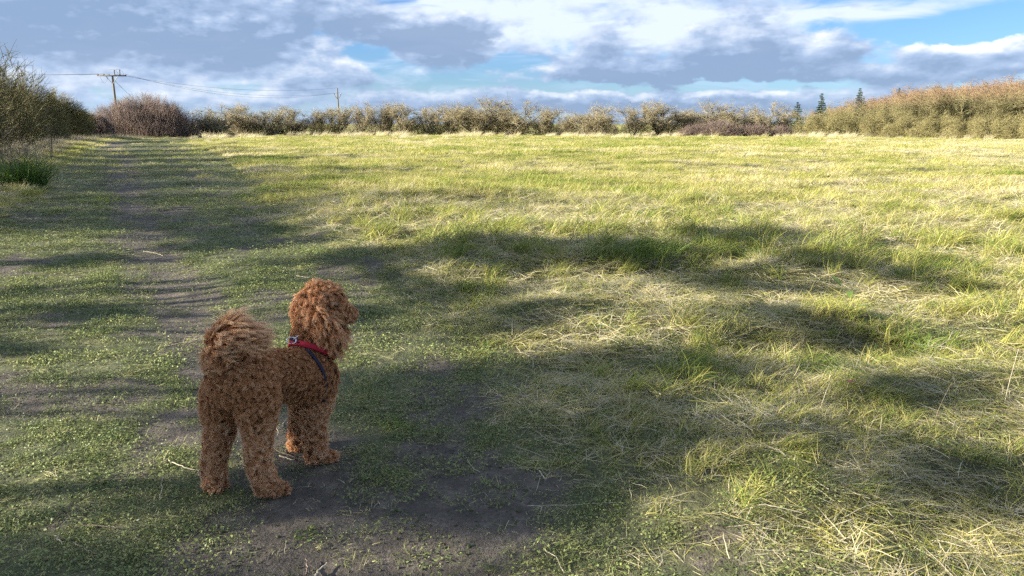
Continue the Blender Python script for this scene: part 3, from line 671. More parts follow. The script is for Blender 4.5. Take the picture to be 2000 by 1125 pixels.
conifer('small dark conifer tip peeping from the skyline of the wood', 1746, 171, 268, 150, 16, 4)
conifer('dark green conifer sunk among the bare trees of the wood', 1878, 190, 268, 131, 34, 5)

# left hedge beside the track, receding; it runs on past the camera's left
LH = [(-55, 283, 128, 62, 250, 'large dark hedge bush cut by the left edge'), (62, 280, 170, 66, 130, 'olive-topped hedge bush on the left, before the power pole'), (118, 276, 187, 76, 110, 'rounded hedge bush on the left with pale wispy top'), (160, 274, 220, 84, 80, 'lowest bush at the far end of the left hedge')]
for i, (px, ba, to, yy, wp, lb) in enumerate(LH):
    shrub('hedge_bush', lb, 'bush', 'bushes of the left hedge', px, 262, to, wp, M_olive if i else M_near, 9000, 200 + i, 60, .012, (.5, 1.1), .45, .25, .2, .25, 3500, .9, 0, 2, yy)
# hedge out of the frame on the left: its shade lies across the track
VH = []
for i in range(3):
    st_ = stems(34, 2.0, 1.8, 4.3, .05, 400 + i, .4); VH.append((to_mesh('trunk', st_, M_near), to_mesh('crown', twig_cloud(1100, 2.0, 1.8, 4.2, .5, (.6, 1.2), .014, .1, .3, .6, 2, 2, .4, 410 + i), M_near)))
LINE = [(-14.0, 10.6, 1.08), (-15.2, 13.4, 1.02), (-16.8, 17.0, 1.14), (-18.6, 20.6, 1.2), (-20.6, 24.6, 1.1), (-22.8, 29.4, 1.25), (-25.6, 35, 1.2), (-28.6, 41.4, 1.25), (-33, 50, 1.1)]
PLACE = [f'about {round(c[1])} paces ahead of the camera' for c in LINE]
for i, (x, y, s) in enumerate(LINE):
    e = empty('hedge_bush', (x, y, float(H(x, y)) - .05), rng.uniform(0, 6.28)); e.scale = (s * 1.05, s * 1.05, s); a, b = VH[i % 3]; link('trunk', a, e); link('crown', b, e)
    tag(e, f'bare hedge bush outside the left edge, {PLACE[i]}', 'bush', 'hedge bushes left of the frame')
# nearer, straight to the left and behind, taller unseen bushes; bare legs and bunched tops laid out to shape the foreground shade
def clumpy(x, y, base, clumps, seed, label):
    e = empty('hedge_tree', (x, y, float(H(x, y)) - .05)); R_ = np.random.default_rng(seed); tg_, st_ = [], []
    for j, (cy, cz, r_, n_) in enumerate(clumps):
        ox = R_.normal(0, .35); v, q, bv, tw = twig_cloud(n_, r_, r_, r_, -r_, (.25, .6), .014, .1, .2, .3, 2, 2, .35, seed * 10 + j)
        v = v.copy(); d_ = R_.random(len(v)) ; 
        # mirrored lower half so that the bunch is round
        v2 = v.copy(); v2[:, 2] *= -.8; k_ = len(v); V_ = np.concatenate([v, v2]); Q_ = np.concatenate([q, q + k_]); V_ = V_ + np.array([ox, cy - y, cz]); tg_.append((V_, Q_, np.tile(bv, 2), np.tile(tw, 2)))
        s_ = np.linspace(0, 1, 6)[:, None]; P = np.array([R_.normal(0, .5), R_.normal(0, .9), -.1]) * (1 - s_) + np.array([ox, cy - y, cz]) * s_ + np.array([0, 0, .4]) * s_ * (1 - s_); st_.append(P + R_.normal(0, .05, P.shape))
    v, q = tubes(np.array(st_), np.linspace(1, .3, 6)[None] * R_.choice([.02, .03, .055], (len(st_), 1)), 5); link('trunk', mesh_np('trunk', v, q, mats=[M_near], attrs={'bv': np.full(len(v), .5), 'tw': np.full(len(v), .2)}), e)
    if base: tg_.append(twig_cloud(900, 1.3, 1.9, base, .05, (.4, .8), .013, .1, .2, .6, 2, 2, .3, seed + 3))
    link('crown', to_mesh('crown', cat(*tg_), M_near), e); tag(e, label, 'tree', 'hedge trees beside the photographer')
clumpy(-11.0, .3, 1.3, [(.62, 3.75, .58, 480), (-.25, 3.25, .5, 260), (.1, 2.85, .3, 100), (1.25, 2.75, .22, 70), (.2, 4.3, .25, 50), (-.5, 4.5, .3, 50), (-.2, 5.0, .3, 45), (.9, 4.7, .3, 45), (.3, 5.3, .25, 30)], 1, 'bunched bare tree straight left of the photographer, outside the frame')
R9 = np.random.default_rng(77)
DAP = [(float(R9.uniform(1.2, 6.0)), float(R9.uniform(3.35, 5.2)), float(R9.uniform(.30, .60)), int(R9.integers(24, 50))) for _ in range(30)]
clumpy(-11.2, 3.7, 1.25, DAP + [(4.6, 4.55, .45, 120), (5.2, 3.9, .55, 260), (5.9, 3.4, .5, 240), (4.0, 5.2, .38, 75), (3.4, 3.45, .25, 60), (2.9, 2.75, .22, 70), (4.0, 2.5, .2, 70)], 2, 'tallest bare hedge tree, left ahead of the photographer, outside the frame')
clumpy(-11.8, -2.6, 2.0, [(-2.0, 3.9, .7, 400), (-3.1, 3.3, .8, 420), (-1.5, 4.6, .3, 60), (-1.9, 2.9, .4, 120)], 3, 'bare hedge tree behind the photographer on the left, outside the frame')
clumpy(-12.8, 7.6, 1.5, [(7.0, 3.3, .55, 260), (8.3, 3.1, .7, 360), (6.3, 2.7, .4, 150), (9.3, 2.8, .6, 260)], 4, 'lower bunched tree in the left hedge, just outside the frame')

cE = newc('earth_crumbs')
for i in range(4):
    v, q = [], []; R_ = np.random.default_rng(900 + i); nu, nv = 7, 5; th = np.linspace(0, math.pi, nv); ph = np.arange(nu) * 2 * math.pi / nu
    v = np.stack([np.outer(np.sin(th), np.cos(ph)), np.outer(np.sin(th), np.sin(ph)), np.outer(np.cos(th), np.ones(nu))], -1).reshape(-1, 3) * .006; v = v * (1 + R_.normal(0, .16, (len(v), 1))) * [1, .8, .6]
    ii = np.arange(nv - 1)[:, None] * nu; jj = np.arange(nu)[None]; q = np.stack([ii + jj, ii + nu + jj, ii + nu + (jj + 1) % nu, ii + (jj + 1) % nu], -1).reshape(-1, 4)
    o = bpy.data.objects.new(f'e{i}', mesh_np(f'e{i}', v, q, mats=[m_ground])); cE.objects.link(o)
x1, y1 = band(1.3, 5, 1500); x2, y2 = band(5, 11, 160); x, y = np.concatenate([x1, x2]), np.concatenate([y1, y2]); x, y = keep(x, y, .14 + .85 * mudm(x, y) * sstep(fbm(x, y, .2, 3, 161), .35, .6)); k = len(x)
sc = rng.uniform(.35, 1.0, k) ** 2 * rng.choice([1.0, 1.9], k, p=[.93, .07]) * np.where(y > 5, 1.6, 1)
scatter('soil_crumbs', cE, np.stack([x, y, H(x, y) + .001], -1), rots(k, True, 0, .8), np.stack([sc] * 3, -1), rng.integers(0, 4, k), rng.random(k))

# ------------------------------------------------------------------ power poles and wires
M_pole = bark_mat('weathered_pole_wood', (.10, .085, .065), (.24, .21, .165))
m_met, n = mat('galvanised_steel'); finish(n, pbsdf(n, (.28, .29, .30), .5, .5)); m_wire, n = mat('aged_conductor'); finish(n, pbsdf(n, (.05, .052, .055), .6, .4)); m_ins, n = mat('brown_porcelain'); finish(n, pbsdf(n, (.06, .035, .03), .3, .5))
def tmesh(name, paths, r, m, sides=6):
    parts = [tubes([p], [np.full(len(p), r) if np.isscalar(r) else r], sides) for p in paths]; v, q = join(parts)
    # round ends are closed with small caps
    return mesh_np(name, v, q, mats=[m], attrs={'bv': np.full(len(v), .5), 'tw': np.full(len(v), .5)}, smooth=True)
def box_mesh(name, c, d, m, rot=None):
    v = np.array([[sx, sy, sz] for sx in (-.5, .5) for sy in (-.5, .5) for sz in (-.5, .5)]) * d
    if rot is not None: v = v @ np.array(Matrix.Rotation(rot, 3, 'Z')).T
    return mesh_np(name, v + np.array(c), [(0, 1, 3, 2), (4, 6, 7, 5), (0, 4, 5, 1), (2, 3, 7, 6), (0, 2, 6, 4), (1, 5, 7, 3)], mats=[m], attrs={'bv': np.full(8, .4), 'tw': np.full(8, .3)})
PD1, PD2 = 108.0, 142.0
p1 = W(220, 149, PD1); p2 = W(659, 172, PD2)
arm_w = 34 / F * PD1; arm_rot = .15
e1 = empty('power_pole', (p1[0], PD1, 0)); tag(e1, 'wooden power pole with a crossarm above the brown thicket', 'utility pole', 'poles of the power line')
h1 = p1[2]
link('pole', tmesh('pole', [[(0, 0, -.2), (0, 0, h1 * .5), (0, 0, h1)]], np.array([.20, .17, .13]), M_pole, 8), e1)
ca, sa = math.cos(arm_rot), math.sin(arm_rot)
link('crossarm', box_mesh('crossarm', (0, -.16, h1 + .06), (arm_w * 1.5, .14, .16), M_pole, arm_rot), e1)
for s_ in (-1, 1): link('brace', tmesh('brace', [[(s_ * .12 * ca, -.2, h1 - 1.0), (s_ * .85 * ca, -.2, h1 + .02)]], .05, m_met, 4), e1)
tipx = []
for i, s_ in enumerate((-1.75, -1.0, -.35, .35, 1.0, 1.75)):
    x_ = s_ * arm_w * .41; link('insulator', tmesh('insulator', [[(x_ * ca, x_ * sa - .16, h1 + .12), (x_ * ca, x_ * sa - .16, h1 + .20), (x_ * ca, x_ * sa - .16, h1 + .30)]], np.array([.09, .11, .04]), m_ins, 6), e1); tipx.append(x_)
for s_, hh in ((.45, .82), (1.3, .85)):        # two tall stand-off insulators with jumper loops
    link('standoff', tmesh('standoff', [[(s_ * .9, -.16, h1 + .1), (s_ * .9, -.16, h1 + hh), (s_ * .9, -.16, h1 + hh + .02)]], np.array([.05, .05, .09]), m_ins, 6), e1)
    th = np.linspace(math.pi * .96, .05, 12); link('jumper', tmesh('jumper', [[(s_ * .9 - .25 + .75 * math.cos(t), -.16, h1 + .15 + .78 * math.sin(t)) for t in th]], .018, m_wire, 3), e1)
link('jumper', tmesh('jumper', [[(-1.75 * arm_w * .38 + 1.15 * t, -.2, h1 - 1.0 * math.sin(math.pi * t) * .95) for t in np.linspace(0, 1, 12)]], .016, m_wire, 3), e1)
e2 = empty('power_pole', (p2[0], PD2, 0)); tag(e2, 'slim far power pole with a small fork, rising from the middle of the hedge', 'utility pole', 'poles of the power line')
h2 = p2[2]
link('pole', tmesh('pole', [[(0, 0, -.2), (0, 0, h2 * .5), (0, 0, h2)]], np.array([.19, .15, .10]), M_pole, 8), e2)
for s_ in (-1, 1):
    link('crossarm', tmesh('crossarm', [[(0, -.12, h2 - 2.0), (s_ * .45, -.12, h2 - 1.55), (s_ * .60, -.12, h2 - 1.15)]], .055, M_pole, 4), e2); link('insulator', tmesh('insulator', [[(s_ * .60, -.12, h2 - 1.18), (s_ * .60, -.12, h2 - 1.0), (s_ * .60, -.12, h2 - .8)]], np.array([.07, .08, .03]), m_ins, 5), e2)
def wire(a, b, sag, label, grp, r=.015):
    a, b = np.array(a, float), np.array(b, float); t = np.linspace(0, 1, 26)[:, None]; P = a * (1 - t) + b * t; P[:, 2] -= (4 * t * (1 - t))[:, 0] * sag
    tag(link('power_line', tmesh('power_line', [P - a], r, m_wire, 3), None, tuple(a)), label, 'wire', grp)
A = lambda i: (p1[0] + tipx[i] * ca, PD1 + tipx[i] * sa - .16, h1 + .28)
for i, (j, dx, dz, lb) in enumerate(((5, -.60, -.85, 'lowest'), (4, .60, -.85, 'middle'), (3, 0, .02, 'highest'))):
    wire(A(j), (p2[0] + dx, PD2 - .12, h2 + dz), 1.9 - .35 * i, lb + ' power line sagging between the crossarm pole and the slim far pole', 'power lines between the two poles')
for i, lb in enumerate(('front', 'second', 'rear')):
    wire(A(i), (p1[0] - 52, PD1 - 20 + 1.2 * i, h1 + .5 + .12 * i), .7, lb + ' power line running left from the crossarm pole over the hedge', 'power lines left of the crossarm pole')
for i, dx in enumerate((4.4, 5.1)):
    wire((p1[0] + .1, PD1, h1 - .4 - .2 * i), (p1[0] + dx, PD1 + 2, 2.0), 0, ('left' if i == 0 else 'right') + ' stay wire slanting down right from the crossarm pole into the thicket', 'stay wires of the crossarm pole', .014)

# ------------------------------------------------------------------ single plants and litter
def plant(name, label, cat_, group, px, py, g_, m_, z=0.0):
    x, y = G(px, py); v, q, bv, bh = g_; me = mesh_np(name, v, q, mats=[m_], attrs={'bv': bv, 'bh': bh})
    return tag(link(name, me, None, (x, y, float(H(x, y)) + z)), label, cat_, group)
def single_mat(name, t0):
    m, n = mat(name); f = n.m('ADD', n.m('MULTIPLY', n.m('SUBTRACT', n.attr('bv'), .5), .4), n.m('ADD', n.m('MULTIPLY', n.m('SUBTRACT', .5, n.attr('bh')), .15), t0), clamp=True)
    finish(n, leafy(n, n.ramp(f, GRASS_RAMP), .35)); return m
MG0, MG1, MG2, MG3 = single_mat('tussock_dark_green', .06), single_mat('tussock_green', .26), single_mat('tussock_mixed', .55), single_mat('tussock_straw', .95)
plant('grass_tussock', 'big dark green rush tussock on the left verge', 'tussock', None, 48, 372, cat(blades(560, .46, (.65, 1.2), .012, .05, .75, .6, 6), blades(160, .5, (.4, .8), .012, .1, 1.3, .7, 5)), MG0)
plant('grass_tussock', 'small greyish tussock in front of the big dark green one', 'tussock', None, 62, 388, blades(160, .22, (.25, .5), .008, .1, 1.1, .7, 5), MG2)
TU = [(1262, 530, MG1, .34, (.16, .32), 420, 'lush green grass tussock on the shadow edge, right of centre'), (1175, 530, MG1, .26, (.12, .24), 220, 'low green tussock left of the lush one on the shadow edge'), (1482, 540, MG3, .12, (.10, .20), 150, 'small brown dead tussock in sunlit grass, right of the lush green one'),
      (1620, 635, MG2, .22, (.12, .24), 260, 'half shaded straw-topped tussock with dock leaves, right side'), (905, 570, MG1, .10, (.09, .16), 110, 'small bright green tuft right of the dog head'), (1830, 545, MG1, .25, (.14, .26), 240, 'bright grass tussock in the sun near the right edge'), (1800, 680, MG1, .20, (.14, .26), 220, 'tall fresh tuft catching sun below the right-hand shadow'),
      (1600, 720, MG1, .20, (.14, .25), 240, 'sunlit leaning tuft in the lower right meadow'), (1195, 470, MG3, .20, (.10, .22), 150, 'pale dead tuft at the sunny side of the lush green tussock'), (590, 1045, MG1, .05, (.02, .05), 60, 'tiny green tuft on the dark mud in front of the dog'), (770, 830, MG1, .07, (.04, .09), 70, 'bright green tuft on the mud right of the front paws'), (985, 490, MG1, .22, (.10, .2), 200, 'green tuft on the shadow edge, centre')]
for (px, py, m_, R0, L0, n0, lb) in TU: plant('grass_tussock', lb, 'tussock', 'tussocks standing out of the meadow', px, py, blades(n0, R0, L0, .0042, .35, .8, .75, 5), m_)
def dead_stalk(px, py, h, seed, label):
    R_ = np.random.default_rng(seed); x, y = G(px, py); ps, rs = [], []
    for i in range(3):
        b = np.array([R_.normal(0, .06), R_.normal(0, .06), -.03]); P = [b]; d = norm(np.array([R_.normal(0, .12), R_.normal(0, .1), 1]))
        for k_ in range(6): d = norm(d + R_.normal(0, .08, 3)); P.append(P[-1] + d * h / 6)
        P = np.array(P); ps.append(P); rs.append(np.linspace(.013, .004, 7))
        for j in range(6):
            s0 = P[R_.integers(2, 7)]; dd = norm(np.array([R_.normal(0, 1), R_.normal(0, 1), .9])); Q = np.array([s0 + dd * t * h * .3 for t in np.linspace(0, 1, 7)]); ps.append(Q); rs.append(np.linspace(.006, .003, 7))
    v, q = tubes(ps, rs, 4); tag(link('dead_stalk', mesh_np('dead_stalk', v, q, mats=[M_thick], attrs={'bv': np.full(len(v), .5), 'tw': np.full(len(v), .25)}), None, (x, y, float(H(x, y)))), label, 'dead plant', 'dead stalks on the left verge')
dead_stalk(36, 352, 1.25, 1, 'dead brown stalk rising behind the big dark green tussock'); dead_stalk(103, 315, 1.3, 2, 'dark forked dead stalk right of the tussock, beside the track'); dead_stalk(8, 330, 1.1, 3, 'dead stalk at the left edge behind the tussock')
dead_stalk(60, 318, .9, 5, 'shorter dead stalk between the tall brown one and the forked one')

m_straw, n = mat('bleached_straw'); ge = n.n('ShaderNodeNewGeometry'); finish(n, pbsdf(n, n.ramp(n.noise(ge.outputs['Position'], 40, 3), [(.3, (.30, .25, .17)), (.7, (.55, .49, .37))]), .7, .3))
m_twg, n = mat('brown_twig'); ge = n.n('ShaderNodeNewGeometry'); finish(n, pbsdf(n, n.ramp(n.noise(ge.outputs['Position'], 60, 3), [(.3, (.09, .065, .05)), (.7, (.22, .17, .13))]), .8, .3))
LIT = [  # image points along the piece, radius mm, material, name, label
    ([(322, 903), (345, 914), (372, 922), (392, 926)], 2.4, 0, 'straw', 'long pale straw lying left of the left hind paw'),
    ([(388, 928), (394, 944), (392, 952)], 1.6, 0, 'straw', 'short bent straw touching the left hind paw'),
    ([(312, 985), (316, 960), (320, 938)], 2.2, 0, 'straw', 'pale straw pointing up, lower left of the hind paws'),
    ([(170, 1032), (205, 1036), (245, 1042), (272, 1041), (292, 1034)], 2.2, 1, 'twig', 'long thin twig lying on turf in the lower left'),
    ([(108, 1053), (116, 1062), (124, 1068)], 2.6, 0, 'straw', 'short white straw left of the slanting twig, lower left'),
    ([(148, 1066), (168, 1080), (188, 1091)], 2.4, 1, 'twig', 'slanting grey twig in the lower left corner'),
    ([(614, 1124), (624, 1110), (634, 1100), (640, 1097)], 2.8, 0, 'straw', 'whitish split straw at the bottom edge below the dog'),
    ([(598, 1122), (600, 1106), (598, 1092)], 2.8, 1, 'twig', 'dark twig beside the whitish straw at the bottom edge'),
    ([(482, 1090), (515, 1082), (548, 1066), (556, 1058)], 1.5, 1, 'twig', 'thin dark twig on the mud below the hind paws'),
    ([(536, 884), (556, 892), (575, 898)], 2.6, 1, 'twig', 'twig on bare mud between hind and front paws'),
    ([(548, 896), (566, 902), (578, 904)], 3.0, 0, 'straw', 'pale stick piece on mud just left of the right front paw'),
    ([(534, 822), (541, 838), (543, 858)], 2.2, 0, 'straw', 'pale straw seen between the hind and front legs'),
    ([(280, 488), (298, 490), (318, 496)], 4.5, 0, 'straw', 'pale straw lying across the track beyond the dog'),
    ([(578, 543), (605, 546), (640, 541), (665, 532)], 3.2, 0, 'straw', 'curved pale straw in the grass above the dog head'),
    ([(1030, 992), (1080, 990), (1150, 991), (1205, 993)], 1.6, 0, 'straw', 'very long straight straw at the bottom centre'),
    ([(1053, 924), (1064, 939), (1066, 942)], 2.2, 0, 'straw', 'short pale straw standing in shaded turf, bottom centre'),
    ([(1060, 1075), (1085, 1092), (1100, 1122)], 2.0, 0, 'straw', 'straw bending down to the bottom edge at centre'),
    ([(913, 902), (925, 918), (938, 928)], 1.8, 0, 'straw', 'thin straw in the shade right of the front paws'),
    ([(1480, 1022), (1520, 1028), (1565, 1033)], 1.9, 0, 'straw', 'pale straw lying flat in the lower right meadow'),
    ([(1660, 1040), (1700, 1062), (1726, 1082)], 2.0, 0, 'straw', 'brownish straw slanting in the lower right meadow'),
    ([(1390, 740), (1412, 752), (1425, 760)], 2.4, 1, 'twig', 'short dark twig in grass above the lower right thatch')]
for pts, r_, mi_, nm, lb in LIT:
    P = np.array([[*G(a, b), 0] for a, b in pts]); zz = H(P[:, 0], P[:, 1]); P[:, 2] = zz + .012 + .006 * rng.random(len(P)) + (.02 if P[0, 0] > .3 else 0)
    t = np.linspace(0, len(P) - 1, 12); Q = np.stack([np.interp(t, np.arange(len(P)), P[:, k_]) for k_ in range(3)], -1); Q[:, :2] += rng.normal(0, .0025, (12, 2)) * np.sqrt(np.hypot(*P[0, :2]) / 3)
    a0 = Q[0].copy(); tag(link(nm, tmesh(nm, [Q - a0], np.linspace(1, .5, 12) * r_ / 1000 * 1.1, [m_straw, m_twg][mi_], 5), None, tuple(a0)), lb, nm, 'straws and twigs on the ground')
# standing bent stems and dock leaves among the meadow
for i, (px, py, h_, lx, lb) in enumerate([(1598, 815, .34, .10, 'thin pale stem standing above the lower right meadow'), (1822, 838, .22, .06, 'brown broken stem standing at the lower right'), (1148, 508, .22, 0, 'short dark stem standing on the shadow edge'), (1960, 800, .3, .03, 'pale stem standing near the right edge'), (430, 352, .35, -.05, 'dark dead weed stem right of the track'), (1905, 545, .25, .12, 'dark stem leaning in the shade strip at the right edge')]):
    x, y = G(px, py); t = np.linspace(0, 1, 6); P = np.stack([lx * t ** 1.5, 0 * t, h_ * t], -1)
    tag(link('dry_weed', tmesh('dry_weed', [P], np.linspace(1.9, 1.0, 6) / 1000 * (1 if y < 8 else 3), m_twg if i in (1, 2, 4, 5) else m_straw, 4), None, (x, y, float(H(x, y)))), lb, 'stem', 'stems standing above the grass')
m_dock, n = mat('dock_leaf_green'); finish(n, leafy(n, n.ramp(n.attr('bv'), [(0, (.10, .17, .03)), (1, (.20, .28, .06))]), .3, .45))
m_red, n = mat('reddened_leaf'); finish(n, leafy(n, n.ramp(n.attr('bv'), [(0, (.22, .07, .05)), (1, (.30, .10, .07))]), .3, .5))
def broad_leaf(px, py, L, w_, m_, label, tilt, lift=.06, turn=0.0):
    x, y = G(px, py); s = np.linspace(0, 1, 7); wd = w_ * np.sin(np.pi * np.clip(s * .93 + .05, 0, 1)) ** .7; c = np.stack([L * s, 0 * s, lift + tilt * s * L - .35 * L * s ** 2.5], -1)
    v = np.stack([c + np.stack([0 * s, wd, .15 * wd], -1), c, c + np.stack([0 * s, -wd, .15 * wd], -1)], 1).reshape(-1, 3); q = []
    for i in range(6): q += [(i * 3, i * 3 + 1, i * 3 + 4, i * 3 + 3), (i * 3 + 1, i * 3 + 2, i * 3 + 5, i * 3 + 4)]
    o = link('leaf', mesh_np('leaf', v, q, mats=[m_], attrs={'bv': rng.random(len(v)) * .4 + .3}, smooth=True), None, (x, y, float(H(x, y)))); o.rotation_euler = (0, 0, turn); tag(o, label, 'leaf', 'broad leaves in the grass')
broad_leaf(1640, 578, .13, .022, m_dock, 'upright green dock leaf behind the half shaded tussock', .9, .05, 2.0); broad_leaf(1655, 628, .12, .024, m_dock, 'yellow-green dock leaf on the half shaded tussock', .6, .12, 1.2); broad_leaf(1655, 775, .05, .014, m_red, 'small reddish dead leaf in the lower right thatch', .3, .06, .5)
broad_leaf(1668, 650, .09, .02, m_dock, 'lower yellow-green dock leaf under the first one', .4, .1, -.4)

# ------------------------------------------------------------------ the dog
ROOT = np.array([-1.0, 2.9, 0.0])
dog = empty('dog', tuple(ROOT)); tag(dog, 'curly apricot-brown doodle dog standing on the track, looking right', 'dog')
CAPS = [  # tag, p0, r0, p1, r1
    ('rump', W(462, 738, 2.745), .098, W(505, 735, 2.84), .098), ('back', W(505, 735, 2.84), .098, W(560, 733, 2.95), .104), ('back', W(560, 733, 2.95), .104, W(606, 735, 3.05), .112),
    ('rump', W(437, 770, 2.80), .074, W(432, 800, 2.81), .060), ('rump', W(500, 775, 2.74), .076, W(503, 806, 2.74), .060),
    ('chest', W(600, 735, 3.05), .104, W(616, 738, 3.09), .082), ('chest', W(592, 698, 3.03), .062, W(612, 690, 3.09), .075),
    ('neck', W(606, 700, 3.08), .080, W(614, 640, 3.14), .072),
    ('head', W(616, 610, 3.16), .080, W(636, 604, 3.19), .076), ('head', W(622, 590, 3.17), .068, W(645, 592, 3.19), .062),
    ('muzzle', W(655, 613, 3.20), .050, W(686, 613, 3.235), .033), ('beard', W(652, 640, 3.20), .046, W(661, 652, 3.19), .034),
    # hind left (far left), hind right
    ('hleg', W(430, 795, 2.81), .060, W(430, 838, 2.80), .043), ('hleg', W(430, 838, 2.80), .042, W(419, 895, 2.775), .032), ('hleg', W(419, 895, 2.775), .032, W(420, 944, 2.755), .030), ('paw', W(420, 948, 2.755), .031, W(428, 951, 2.78), .027),
    ('hleg', W(503, 800, 2.74), .062, W(505, 842, 2.735), .045), ('hleg', W(505, 842, 2.735), .043, W(504, 895, 2.70), .033), ('hleg', W(504, 895, 2.70), .033, W(520, 948, 2.70), .030), ('paw', W(521, 955, 2.705), .031, W(549, 957, 2.735), .024),
    # front right, front left
    ('fleg', W(622, 755, 3.06), .066, W(613, 815, 3.035), .043), ('fleg', W(613, 815, 3.035), .042, W(618, 885, 3.01), .032), ('paw', W(621, 892, 3.01), .033, W(645, 896, 3.04), .025),
    ('fleg', W(598, 760, 3.14), .060, W(590, 815, 3.16), .038), ('fleg', W(590, 815, 3.16), .037, W(583, 868, 3.15), .030), ('paw', W(583, 871, 3.15), .030, W(597, 873, 3.18), .024),
    ('tailbase', W(437, 714, 2.70), .040, W(428, 690, 2.675), .033), ('tail', W(428, 690, 2.675), .032, W(432, 664, 2.66), .033), ('tail', W(432, 664, 2.66), .035, W(452, 648, 2.655), .037), ('tail', W(452, 648, 2.655), .037, W(482, 656, 2.67), .036),
    ('ear', W(618, 612, 3.08), .020, W(636, 640, 3.065), .030), ('ear', W(636, 640, 3.065), .030, W(654, 668, 3.075), .028), ('farear', W(645, 605, 3.275), .022, W(655, 650, 3.295), .026)]
for i_, c_ in enumerate(CAPS):
    CAPS[i_] = (c_[0], c_[1] - ROOT, c_[2], c_[3] - ROOT, c_[4])
def uvsphere(c, r, nu=14, nv=9):
    th = np.linspace(0, math.pi, nv); ph = np.arange(nu) * 2 * math.pi / nu
    v = np.stack([np.outer(np.sin(th), np.cos(ph)), np.outer(np.sin(th), np.sin(ph)), np.outer(np.cos(th), np.ones(nu))], -1).reshape(-1, 3) * r + c
    i = np.arange(nv - 1)[:, None] * nu; j = np.arange(nu)[None]; j2 = (j + 1) % nu
    return v, np.stack([i + j, i + nu + j, i + nu + j2, i + j2], -1).reshape(-1, 4)
parts = []
for _, a, ra, b, rb in CAPS:
    L = np.linalg.norm(b - a); k_ = max(3, int(L / .012))
    for t in np.linspace(0, 1, k_): parts.append(uvsphere(a * (1 - t) + b * t, ra * (1 - t) + rb * t))
v, q = join(parts); raw = mesh_np('body', v, q); tmp = bpy.data.objects.new('tmp', raw); C.objects.link(tmp)
rm = tmp.modifiers.new('r', 'REMESH'); rm.mode = 'VOXEL'; rm.voxel_size = .009; sm = tmp.modifiers.new('s', 'SMOOTH'); sm.factor = .5; sm.iterations = 9
dg = bpy.context.evaluated_depsgraph_get(); bme = bpy.data.meshes.new_from_object(tmp.evaluated_get(dg)); bme.name = 'body'; bpy.data.objects.remove(tmp)
m_skin, n = mat('dog_undercoat'); finish(n, pbsdf(n, (.24, .11, .048), .9, .1)); bme.materials.clear(); bme.materials.append(m_skin)
for p in bme.polygons: p.use_smooth = True
link('body', bme, dog)
bvh = BVHTree.FromPolygons([v.co.copy() for v in bme.vertices], [tuple(p.vertices) for p in bme.polygons])

# harness: bands laid round the body by casting inwards
def loop_on_body(center, axis, up, R0=.5, n_=56, off=.008):
    axis = norm(np.array(axis)); u = norm(np.array(up) - axis * np.dot(up, axis)); v_ = np.cross(axis, u); out = []
    for th in np.arange(n_) * 2 * math.pi / n_:
        d = u * math.cos(th) + v_ * math.sin(th); hit = None; best = .06
        # first surface met going outwards from the middle
        h_ = bvh.ray_cast(Vector(center), Vector(d), R0)
        r_ = (h_[3] if h_[0] is not None else .12)
        out.append((d, min(r_, .19)))
    rr = np.array([o[1] for o in out]); 
    for _ in range(4): rr = (np.roll(rr, 1) + rr * 2 + np.roll(rr, -1)) / 4
    return np.array([center + o[0] * (r + off) for o, r in zip(out, rr)]), axis, np.array([o[0] for o in out])
def strap_mesh(name, P, axis, outw, width, thick, m_, closed=True):
    n_ = len(P); ax = np.broadcast_to(axis, P.shape); c = [(-1, 0), (-.8, 1), (.8, 1), (1, 0), (.8, -.2), (-.8, -.2)]
    v = np.stack([P + ax * (width / 2 * a) + outw * (thick * b) for a, b in c], 1); k_ = len(c); q = []
    for i in range(n_ if closed else n_ - 1):
        j = (i + 1) % n_
        for a in range(k_): b = (a + 1) % k_; q.append((i * k_ + a, j * k_ + a, j * k_ + b, i * k_ + b))
    if not closed: q += [(0, 1, 2, 3), (0, 3, 4, 5)]; e_ = (n_ - 1) * k_; q += [(e_ + 3, e_ + 2, e_ + 1, e_), (e_ + 5, e_ + 4, e_ + 3, e_)]
    return mesh_np(name, v.reshape(-1, 3), q, mats=[m_], smooth=True)
def cloth(name, c0, c1):
    m, n = mat(name); ge = n.n('ShaderNodeNewGeometry'); b = n.n('ShaderNodeBump'); b.inputs['Strength'].default_value = .4; b.inputs['Distance'].default_value = .001; nz = n.noise(ge.outputs['Position'], 500, 3); n.l.new(nz, b.inputs['Height'])
    finish(n, pbsdf(n, n.mix(nz, c0, c1), .75, .3, b.outputs[0])); return m
M_redc = cloth('red_webbing', (.26, .008, .018), (.42, .015, .035)); M_navy = cloth('navy_webbing', (.010, .011, .028), (.022, .022, .045))
nc = W(606, 684, 3.085) - ROOT; naxis = norm(np.array([.22, .50, .80])); NP_, nax, nout = loop_on_body(nc, naxis, (0, -1, 0), off=.019)
gc = W(598, 742, 3.03) - ROOT; gaxis = norm(np.array([.46, .86, .12])); GP_, gax, gout = loop_on_body(gc, gaxis, (0, 0, 1), off=.007)
har = link('harness', strap_mesh('harness', NP_, nax, nout, .026, .006, M_redc), dog); har['label'] = 'red padded harness collar round the base of the neck'
link('girth_strap', strap_mesh('girth_strap', GP_, gax, gout, .016, .004, M_navy), har)
top_n = W(570, 668, 3.02) - ROOT; top_g = GP_[0]; link('back_strap', strap_mesh('back_strap', np.array([top_n * (1 - t) + top_g * t + np.array([0, 0, .012]) for t in np.linspace(-.1, 1.0, 8)]), norm(np.cross(top_g - top_n, [0, 0, 1])), np.tile([[0, 0, 1.]], (8, 1)), .030, .005, M_navy, False), har)
